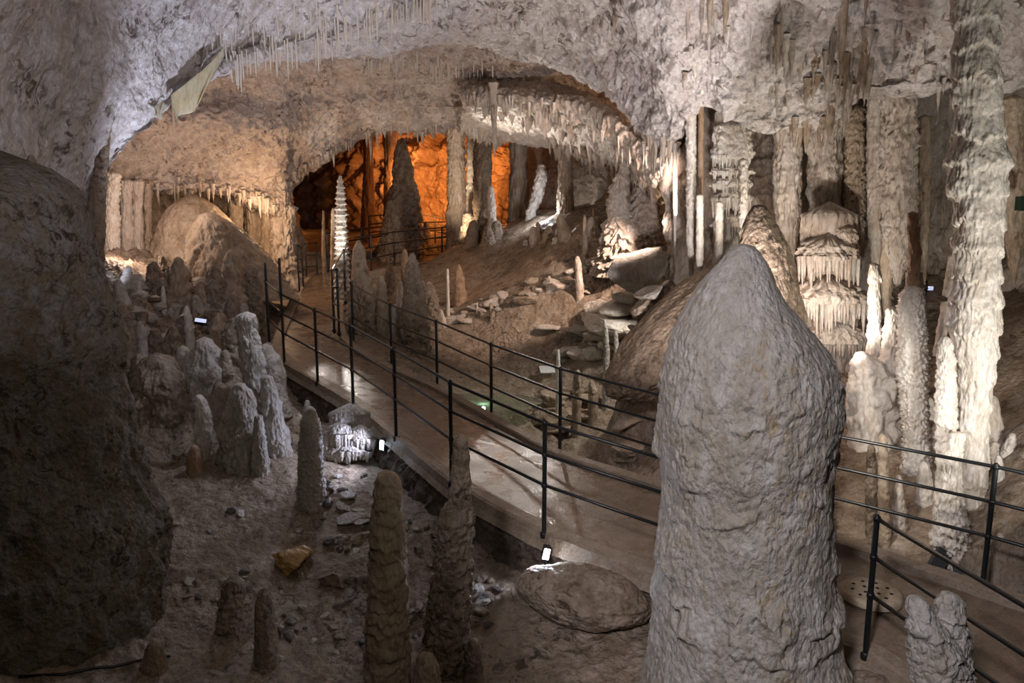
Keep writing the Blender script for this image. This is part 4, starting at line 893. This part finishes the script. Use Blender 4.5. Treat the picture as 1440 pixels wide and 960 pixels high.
for x, y, L_, w_, key, lab in [(691, 140, 84, 12, 'flow', 'long lone stalactite hanging before the dark column of the far chamber'), (520, 190, 42, 8, 'roof', 'single dark-based stalactite above the huge cone of the far chamber'),
                  (862, 28, 32, 7, 'tan', 'single brown spindle stalactite in the middle of the pale ceiling'), (1183, 20, 112, 14, 'tan', 'longest brown stalactite of the crowded cluster'), (1166, 62, 80, 11, 'white', 'long gold-tipped stalactite beside the longest brown one'),
                  (1216, -10, 50, 8, 'tan', 'thin dark stalactite cut by the top of the view'), (246, 160, 30, 4, 'straw', 'drip tip under the translucent curtain'), (1100, 12, 60, 9, 'flow', 'greyish stalactite at the inner side of the crowded cluster'),
                  (998, 0, 52, 12, 'tan', 'shaded stalactite above the pagoda-like flowstone'), (1018, 4, 44, 13, 'tan', 'stubby shaded stalactite next to the one above the pagoda-like flowstone'), (986, 8, 46, 9, 'roof', 'slim shaded stalactite above the twin-coloured column')]:
    hang('stalactite', x, y, L_, w_, key, lab, None, rn, CE, .3)

# ---------------------------------------------------------------- translucent curtain
def sheet(name, label, top, bot, Y0, Y1, mat, th=.03, n=40, m=60):
    T = np.array([V(x, y, Y0 + (Y1 - Y0) * k / (len(top) - 1)) for k, (x, y) in enumerate(top)]); B = np.array([V(x, y, Y0 + (Y1 - Y0) * k / (len(bot) - 1)) for k, (x, y) in enumerate(bot)])
    T = cr(T, m); B = cr(B, m); t = np.linspace(0, 1, n)[:, None, None]; G = T[None] * (1 - t) + B[None] * t
    ph = np.linspace(0, 5, m)[None] + t[..., 0] * 1.2; G[..., 1] += .07 * np.sin(ph * 2.2) * t[..., 0]
    Fr = G.copy(); Bk = G.copy(); Bk[..., 1] += th
    full = np.concatenate([Fr, Bk[::-1]], 0); full = np.concatenate([full, full[:1]], 0)
    org = T.mean(0); o = mk(name, full, gridquads(2 * n + 1, m), mat, origin=org); tag(o, label, 'dripstone curtain'); return o
sheet('dripstone_curtain', 'yellowish translucent dripstone curtain hanging from the lip of the pale near ceiling', [(240, 134), (258, 120), (278, 104), (296, 88), (315, 66)], [(247, 178), (254, 163), (270, 154), (290, 128), (312, 78)], 10.35, 11.15, M['curtain'])
sheet('dripstone_curtain', 'small orange-tinged curtain scrap below the yellowish translucent one', [(216, 150), (222, 146), (230, 142)], [(218, 162), (224, 166), (232, 148)], 10.1, 10.4, M['curtain'], m=20, n=14)

# ---------------------------------------------------------------- loose stones
def stone_mesh(sd, mat):
    o = boulder('stone', 'x', 'x', 0, 0, 1, .85, .6, 8, mat, sd=sd, n=16, style=dict(a=.25, f=1.3, k=.08, kf=3, fine=0, facet=8), P0=(0, 0, 0)); me = o.data; bpy.data.objects.remove(o); return me
SM_ = {k: [stone_mesh(k_ * 5 + 1, M[k]) for k_ in range(4)] for k in ('ground', 'great', 'flow', 'brown')}
wetm = rock('wet_dark_rock', (.16, .14, .13), (.10, .08, .07), (.24, .22, .21), rough=.22, rvar=.12, bump=.6, spec=.7)
SM_['wet'] = [stone_mesh(k_ * 5 + 2, wetm) for k_ in range(4)]
def scatter(n, line, spread, size, key, label, group, sd):
    rn = random.Random(sd); line = np.array(line, float)
    for k in range(n):
        t = rn.random() * (len(line) - 1 - 1e-6); i = int(t); f = t - i; q = line[i] * (1 - f) + line[i + 1] * f
        p = hit(q[0] + rn.uniform(-spread[0], spread[0]), q[1] + rn.uniform(-spread[1], spread[1]), 'floor')
        if p is None: continue
        dist, pz = pathd([p[0]], [p[1]]); s = rn.uniform(*size)
        if dist[0] < .2 + s: continue
        o = bpy.data.objects.new('stone', rn.choice(SM_[rn.choice(key)])); COL.objects.link(o)
        o.location = p + np.array([0, 0, s * .15]); o.scale = (s * rn.uniform(.7, 1.3), s * rn.uniform(.7, 1.3), s * rn.uniform(.6, 1.2)); o.rotation_euler = (rn.uniform(-.4, .4), rn.uniform(-.4, .4), rn.uniform(0, 6))
        tag(o, label, 'stone', group)
scatter(46, [(280, 760), (360, 860), (480, 900)], (60, 50), (.02, .08), ['ground', 'great', 'wet'], 'loose stone on the dim floor around the low stumps', 'stones around the low stumps', 1)
scatter(60, [(590, 700), (640, 780), (690, 850), (560, 900)], (40, 40), (.03, .11), ['wet', 'ground', 'great'], 'wet glistening stone heaped under the kerb behind the two-step stalagmite', 'wet stones under the kerb', 2)
scatter(44, [(625, 440), (700, 425), (780, 398), (850, 360)], (20, 8), (.04, .14), ['flow', 'great', 'ground'], 'broken stone on the rubble ridge beyond the walkway', 'stones of the rubble ridge', 3)
scatter(34, [(800, 500), (850, 470), (920, 440)], (25, 18), (.05, .16), ['great', 'flow', 'ground'], 'broken stone lying on the lit terraces', 'stones on the lit terraces', 4)
scatter(50, [(180, 430), (260, 440), (340, 420), (300, 480)], (50, 40), (.06, .2), ['great', 'ground'], 'jagged stone lodged in the crowded slope', 'stones lodged in the crowded slope', 5)
scatter(16, [(1200, 560), (1280, 600), (1420, 740)], (30, 30), (.03, .1), ['flow', 'ground'], 'small pale stone on the slope under the massive column', 'stones under the massive column', 6)
scatter(30, [(440, 660), (500, 700), (470, 760)], (40, 40), (.03, .1), ['wet', 'great'], 'wet stone on the terraced ledge below the walkway', 'stones on the terraced ledge', 7)

# small fused stalagmites crowding the slope
def stub_mesh(sd, mat, style):
    t = np.linspace(0, 1, 34); R = np.where(t < .12, .22 + .5 * (t / .12) ** .5 * .5, .47 + .53 * ((t - .12) / .88) ** .8); C = np.stack([.12 * np.sin(t * 3 + sd), .12 * np.cos(t * 2 + sd), 3.0 * (1 - t) - .3], -1)
    o = body_mesh('stalagmite', C, R, style, mat, None, sd, 36); me = o.data; bpy.data.objects.remove(o); return me
SB = {k: [stub_mesh(j * 3 + 1, M[k], [KN, CL, TIER, KN][j]) for j in range(4)] for k in ('ground', 'great', 'tan', 'white', 'flow')}
def crowd(n, line, spread, r_, keys, label, group, sd, asp=(.5, 1.2)):
    rn = random.Random(sd); line = np.array(line, float)
    for k in range(n):
        t = rn.random() * (len(line) - 1 - 1e-6); i = int(t); f = t - i; q = line[i] * (1 - f) + line[i + 1] * f
        p = hit(q[0] + rn.uniform(-spread[0], spread[0]), q[1] + rn.uniform(-spread[1], spread[1]), 'floor')
        if p is None: continue
        dist, pz = pathd([p[0]], [p[1]]); s = rn.uniform(*r_)
        if dist[0] < .12 + s: continue
        o = bpy.data.objects.new('stalagmite', rn.choice(SB[rn.choice(keys)])); COL.objects.link(o)
        o.location = p - np.array([0, 0, s * .2]); o.scale = (s, s, s * rn.uniform(*asp)); o.rotation_euler = (rn.uniform(-.2, .2), rn.uniform(-.2, .2), rn.uniform(0, 6)); o.scale[0] *= rn.uniform(.8, 1.35)
        tag(o, label, 'stalagmite', group)
def blocks(n, line, spread, size, keys, label, group, sd):
    rn = random.Random(sd); line = np.array(line, float)
    for k in range(n):
        t = rn.random() * (len(line) - 1 - 1e-6); i = int(t); f = t - i; q = line[i] * (1 - f) + line[i + 1] * f
        p = hit(q[0] + rn.uniform(-spread[0], spread[0]), q[1] + rn.uniform(-spread[1], spread[1]), 'floor')
        if p is None: continue
        s = rn.uniform(*size)
        if pathd([p[0]], [p[1]])[0][0] < .25 + s: continue
        o = boulder('boulder', label, 'boulder', 0, 0, s * rn.uniform(.8, 1.5), s * rn.uniform(.6, 1), s * rn.uniform(.3, .55), 0, M[rn.choice(keys)], rotz=rn.uniform(-.6, .6), tilt=rn.uniform(-.3, .25), sd=sd * 50 + k, n=44, group=group, P0=p + np.array([0, 0, s * .1]), style=dict(a=.12, k=.05, facet=9))
blocks(16, [(815, 500), (850, 465), (910, 420)], (30, 20), (.12, .34), ['great', 'flow', 'white'], 'angular pale block stacked on the lit terraces', 'blocks of the lit terraces', 5)
blocks(14, [(640, 445), (720, 425), (800, 395), (850, 372)], (26, 14), (.1, .3), ['flow', 'ground'], 'angular block half sunk in the rubble ridge', 'blocks of the rubble ridge', 6)
blocks(12, [(760, 600), (830, 570), (890, 590), (900, 640)], (26, 18), (.12, .32), ['ground', 'tan'], 'brown block in the hollow just beyond the kerb', 'blocks in the hollow beyond the kerb', 7)
blocks(16, [(180, 420), (260, 450), (350, 430), (250, 520)], (40, 40), (.14, .36), ['ground', 'great'], 'angular grey-brown block wedged in the crowded slope', 'blocks of the crowded slope', 8)
blocks(10, [(480, 690), (560, 720), (500, 760)], (40, 30), (.08, .2), ['ground', 'great'], 'angular block below the terraced ledge', 'blocks below the terraced ledge', 9)
crowd(58, [(180, 420), (250, 410), (330, 430), (300, 520), (240, 530)], (50, 45), (.07, .2), ['ground', 'great'], 'knobbly grey-brown stub fused into the crowded slope', 'knobbly stubs of the crowded slope', 31)
crowd(26, [(330, 470), (390, 520), (410, 600)], (30, 30), (.08, .2), ['great', 'ground'], 'lumpy grey stub pressed against the grey cluster', 'stubs against the grey cluster', 32, (.6, 1.6))
crowd(30, [(520, 440), (600, 450), (560, 420), (610, 400)], (30, 25), (.06, .18), ['tan', 'ground', 'flow'], 'small tan stub between the stalagmites behind the long handrail', 'stubs behind the long handrail', 33, (.5, 1.5))
crowd(26, [(720, 345), (800, 330), (860, 335), (900, 350)], (40, 14), (.06, .2), ['tan', 'flow'], 'small stub on the upper slope beneath the fluted wall', 'stubs on the upper slope', 34, (.4, 1.2))
crowd(24, [(1200, 545), (1250, 560), (1310, 620), (1410, 640)], (30, 24), (.05, .13), ['flow', 'white'], 'small pale stub on the slope around the massive column', 'stubs around the massive column', 35, (.5, 1.5))
crowd(14, [(470, 300), (560, 350), (640, 345), (700, 330)], (30, 8), (.12, .3), ['ground', 'brown'] if 'brown' in SB else ['ground'], 'dim stub on the floor of the far chamber', 'stubs of the far chamber', 36, (.6, 1.6))
tiered('ribbed bluish-lit ledge of short drips under the dim floodlight', 454, 530, [(600, 614, 636, 456, 500), (604, 620, 640, 486, 530), (628, 638, 658, 454, 524)], 8.9, M['great'], 12, (6, 11), 9, thick=.35)
# ---------------------------------------------------------------- fittings
def box(name, c, size, mat, parent=None, rot=(0, 0, 0), bev=.12):
    """bevelled box"""
    sx, sy, sz = [s / 2 for s in size]; b = min(sx, sy, sz) * bev; V_ = []; 
    import bmesh
    bm = bmesh.new(); bmesh.ops.create_cube(bm, size=1)
    for v in bm.verts: v.co = Vector((v.co.x * size[0], v.co.y * size[1], v.co.z * size[2]))
    bmesh.ops.bevel(bm, geom=bm.edges[:], offset=b, segments=2, affect='EDGES', profile=.7)
    me = bpy.data.meshes.new(name); bm.to_mesh(me); bm.free(); me.materials.append(mat)
    o = bpy.data.objects.new(name, me); COL.objects.link(o); o.location = c; o.rotation_euler = rot
    if parent is not None: o.parent = parent
    return o
def path_lamp(loc, rot, label, led, w_=.052, h_=.095, stalk=.3):
    e = empty('floodlight', loc); tag(e, label, 'lamp')
    hd = box('housing', (0, 0, 0), (w_ * 1.35, .07, h_ * 1.2), M['housing'], e, rot)
    box('led_face', (0, -.037, 0), (w_, .008, h_), led, hd)
    box('bracket', (0, .03, -.03), (w_ * 1.7, .012, .02), M['ironcap'], hd)
    tube('stalk', [(0, .05, -.02), (0, .05, -stalk)], .014, M['iron'], e, 8)
    return e
LA = V(768, 776, 6.72); LB = V(539, 624, 9.15)
path_lamp(LA, (.12, .18, .06), 'small floodlight shining white at the foot of the handrail post beside the great stalagmite', M['ledblue'], .05, .10, .32)
path_lamp(LB, (.1, .15, -.35), 'small floodlight glowing dimly below the kerb above the terraced ledge', M['leddim'], .05, .12, .2)
# floodlights behind the far kerb
for x, y, Yd, rz, lab in [(1322, 786, 6.65, -.5, 'dark boxy floodlight turned away behind the kerb under the massive column'), (1348, 806, 6.55, -.2, 'narrow dark floodlight next to the boxy one behind the kerb')]:
    c = V(x, y, Yd); e = empty('floodlight', c); tag(e, lab, 'lamp')
    big = x < 1330
    hd = box('housing', (0, 0, 0), (.13 if big else .06, .09, .19 if big else .15), M['housing'], e, (-.5, .45 if big else -.3, rz))
    box('visor', (0, .05, .09), (.14 if big else .07, .02, .03), M['ironcap'], hd)
    tube('stalk', [(0, .02, -.05), (0, .04, -.28)], .012, M['iron'], e, 8)
# spotlight on the dark shelf
c = V(1304, 404, 8.35); e = empty('spotlight', c); tag(e, 'small black cone spotlight with a pale face on the ledge beside the massive column', 'lamp')
tube('housing', [(0, .03, .09), (0, .02, .06), (0, 0, -.01), (0, -.01, -.03)], [.006, .02, .045, .048], M['housing'], e, 16)
box('lamp_face', (.012, -.045, -.005), (.05, .02, .04), M['ledface'], e, (.1, 0, 0)); tube('stalk', [(0, .02, -.02), (0, .02, -.12)], .01, M['iron'], e, 8)
c = V(1308, 420, 8.3); o = boulder('stone', 'dark flat stone ledge carrying the small black spotlight', 'stone', 0, 0, .2, .14, .035, 8.3, M['brown'], sd=3, n=30, P0=c)
# lit slab on the crowded slope
c = V(282, 452, 11.0); e = empty('floodlight', c); tag(e, 'flat bluish lit lamp lying beside the little white figure-like stalagmite', 'lamp')
hd = box('housing', (0, 0, 0), (.17, .10, .05), M['housing'], e, (.5, .2, .3)); box('led_face', (0, -.01, .028), (.15, .08, .006), M['ledface'], hd)
# junction box at the frame edge
c = V(1438, 286, 9.2); e = empty('junction_box', c); tag(e, 'dark green box fixed on the shaded wall beyond the massive column', 'box'); box('body', (0, 0, 0), (.12, .1, .16), M['green'], e); box('lid', (0, -.055, 0), (.13, .02, .17), M['green'], e)
# panel on its block
c = hit(770, 534, 'floor') + np.array([0, 0, .2]); e = empty('information_panel', c); tag(e, 'small pale tilted panel on the tan block beyond the kerb', 'sign')
box('board', (0, 0, 0), (.27, .2, .02), M['sign'], e, (.45, 0, .15), .3); box('foot', (0, .05, -.12), (.16, .08, .22), M['tan'], e)
# low slab
boulder('boulder', 'smooth bluish grey slab like a low bench before the lit terraces', 'boulder', 774, 458, .28, .15, .07, 13.3, M['great'], sd=6, n=40, style=dict(a=.1, k=.02, facet=5), P0=hit(774, 460, 'floor') + np.array([0, 0, .03]))
# drain cover on the walkway
def on_z(px, py, z):
    t = -(py - CY) / F; dz = (t * cp - sp) / (cp + t * sp); Y = (z - CAMZ) / dz; return V(px, py, Y)
k = np.argmin(np.linalg.norm(EC[:, :2] - on_z(1225, 834, .17)[:2], axis=1)); zc = EC[k, 2] + .03
c = on_z(1225, 834, zc); e = empty('drain_cover', c); tag(e, 'round perforated stone-coloured drain cover set in the walkway', 'drain cover')
n = 40; V_ = []; 
for r, z in [(.0, .028), (.2, .03), (.235, .026), (.25, .01), (.25, -.03)]:
    for j in range(n):
        a = 2 * math.pi * j / n; V_.append((r * math.cos(a) * (1 + .03 * math.sin(3 * a)), r * math.sin(a), z))
mk('cover_plate', V_, gridquads(5, n, True), M['plate'], e)
rn = random.Random(3)
for r, m in ((.07, 4), (.15, 9)):
    for j in range(m):
        a = 2 * math.pi * (j + .3) / m; q = (r * math.cos(a), r * math.sin(a), .0)
        o = tube('drain_hole', [(q[0], q[1], .02), (q[0], q[1], .0335)], .015, M['hole'], e, 10)
o = tube('cable', [p_ + np.array([0, 0, .02]) for p_ in [hit(x, y, 'floor') for x, y in ((30, 952), (90, 950), (130, 940), (165, 938), (205, 930), (240, 926))] if p_ is not None], .012, M['iron'], None, 6); tag(o, 'thin black cable trailing over the floor at the foot of the dark mound', 'cable')
# water of the small pool
c = np.array(W(672, 572, 12.6)); n = 48; V_ = [(0, 0, 0)] + [(1.0 * math.cos(2 * math.pi * j / n) * (1 + .15 * math.sin(3 * j * 2 * math.pi / n)), .75 * math.sin(2 * math.pi * j / n), 0) for j in range(n)]
o = mk('pool_water', V_, None, M['water'], tris=[(0, 1 + j, 1 + (j + 1) % n) for j in range(n)]); o.location = (c[0], c[1], c[2] + .05); struct(o, 'small greenish cave pool just beyond the kerb')
# ---------------------------------------------------------------- lamps among the rocks, and unseen lights added in mid-air or behind the viewer
def lamp(kind, loc, energy, col, target=None, size=.06, angle=60, blend=.8):
    l = bpy.data.lights.new('cave_or_added_lamp', kind); l.energy = energy; l.color = col
    o = bpy.data.objects.new('cave_or_added_lamp', l); COL.objects.link(o); o.location = loc
    if kind == 'AREA': l.shape = 'DISK'; l.size = size
    else: l.shadow_soft_size = size
    if kind == 'SPOT': l.spot_size = math.radians(angle); l.spot_blend = blend
    if target is not None:
        d = Vector(target) - Vector(loc); o.rotation_euler = d.to_track_quat('-Z', 'Y').to_euler()
    return o
COOL = (.74, .78, 1.0); LAV = (.90, .82, 1.0); WARM = (1, .66, .40); NEU = (1, .86, .74); ORG = (1, .36, .09); PNK = (1, .74, .60); WH = (1, .93, .84)
S = 'SPOT'; PT = 'POINT'
# near part, from behind the viewer
lamp(S, (-1.2, -.5, 5.6), 1120, (.97, .91, .97), V(1060, 650, 5.2), .35, 35, .5)
lamp(S, (.8, .2, 6.0), 85, (1, .88, .72), V(560, 830, 6.0), .4, 52)
lamp(S, (.8, .2, 6.0), 85, (1, .84, .66), V(120, 600, 6.5), .4, 60)
# pale near wall
lamp(S, (-3.3, 9.6, 1.9), 800, COOL, V(300, 95, 11), .15, 95)
lamp(S, (-.6, 1.2, 4.4), 420, (.93, .88, 1), V(60, 20, 6.8), .3, 62)  # soft light added near the viewer to brighten the near wall
# front ceiling
lamp(S, (1.85, 6.4, 1.7), 950, (.98, .88, .88), V(800, 60, 13), .12, 88)
lamp(S, (3.0, 7.6, .6), 1000, (.84, .82, 1), V(1180, 40, 9.3), .12, 100)
lamp(S, (5.6, 7.0, 1.0), 420, LAV, V(1420, 60, 8.6), .12, 90)
# massive column and flowstone wall
lamp(S, (4.3, 4.6, 1.6), 330, WH, V(1372, 400, 7.2), .1, 100)
lamp(S, V(1110, 560, 6.2), 120, WH, V(1270, 640, 8.2), .1, 80)  # added to brighten the ground behind the far rails
lamp(PT, V(1330, 800, 6.9), 80, WH, None, .08)
lamp(S, V(1185, 540, 8.7) + np.array([0, 0, .3]), 110, WH, V(1200, 250, 11), .1, 110)
lamp(PT, V(1100, 420, 9.3), 40, PNK, None, .08)
lamp(S, V(1062, 425, 9.5), 90, WH, V(1020, 240, 11), .1, 90)
# slope beyond the walkway
lamp(S, V(962, 280, 12.5), 1250, PNK, V(745, 410, 15.5), .1, 52)
lamp(S, V(952, 330, 11.9), 230, WH, V(855, 470, 12.4), .1, 56)
lamp(S, V(985, 300, 11.7), 420, PNK, V(775, 105, 17), .1, 36)  # unseen light added to reach the recessed dome
lamp(PT, V(890, 215, 14.6), 50, WARM, None, .08)
# rear ceiling, dome, shelf
lamp(S, V(600, 430, 17.6) + np.array([0, 0, .5]), 170, NEU, V(620, 120, 16.5), .1, 120)
lamp(S, V(640, 300, 19), 600, WH, V(770, 140, 16), .08, 50)
lamp(PT, V(775, 145, 17.4), 60, WH, None, .05)
# warm corner under the pale wall
lamp(PT, V(172, 335, 14.6), 45, PNK, None, .08)
lamp(PT, V(240, 262, 15.4), 30, PNK, None, .08)
lamp(PT, V(372, 300, 17.2), 70, WARM, None, .08)
lamp(S, V(150, 400, 12.5), 60, COOL, V(150, 300, 15), .1, 70)
lamp(PT, V(405, 330, 19), 40, WARM, None, .06)
# white banded stalagmite
lamp(S, V(466, 420, 15.4), 220, (1, .96, .9), V(480, 320, 16.8), .04, 34)
# far chamber
lamp(S, V(596, 285, 28.5), 3000, ORG, V(625, 225, 35), .1, 80)
lamp(PT, V(560, 230, 35), 110, ORG, None, .2)
lamp(PT, V(715, 260, 29), 240, ORG, None, .2)
lamp(PT, V(420, 315, 36), 8, ORG, None, .1)
lamp(S, V(640, 345, 21.5), 420, (1, .74, .5), V(650, 250, 25), .08, 50)
lamp(PT, V(760, 300, 21), 45, (.9, .92, 1), None, .08)
# walkway and slope by the lower kerb
lamp(S, LA + np.array([-.03, -.1, .0]), 12, COOL, LA + np.array([-1.4, -.6, -.5]), .03, 110)
lamp(S, LB + np.array([-.02, -.1, .1]), 36, (.7, .74, 1), LB + np.array([-3, -1.2, -.3]), .03, 130)
lamp(S, V(748, 300, 14.5) , 230, WH, V(752, 695, 7.75), .08, 20)  # added in mid-air for the highlight on the wet walkway
lamp(S, V(470, 330, 15), 260, WH, V(480, 530, 11.2), .08, 18)  # second added spot, for the highlight farther along the walkway
lamp(S, V(470, 480, 9.5) + np.array([0, 0, 1.6]), 72, (.78, .82, 1), V(300, 700, 8.5), .1, 110)
lamp(PT, W(680, 572, 12.6) + np.array([0, 0, .12]), 4, (.7, 1, .7), None, .03)
# ---------------------------------------------------------------- camera and world
cam = bpy.data.cameras.new('camera'); co = bpy.data.objects.new('camera', cam); COL.objects.link(co)
co.location = (0, 0, CAMZ); co.rotation_euler = (math.radians(80), 0, 0); cam.sensor_width = 36; cam.lens = F / 1440 * 36; cam.clip_start = .1; cam.clip_end = 200
SC.camera = co
w = bpy.data.worlds.new('world'); SC.world = w; w.use_nodes = True
w.node_tree.nodes['Background'].inputs[0].default_value = (.0, .0, .0, 1); w.node_tree.nodes['Background'].inputs[1].default_value = 0.0
SC.view_settings.view_transform = 'Standard'; SC.view_settings.look = 'None'; SC.view_settings.gamma = 1; SC.view_settings.exposure = .15
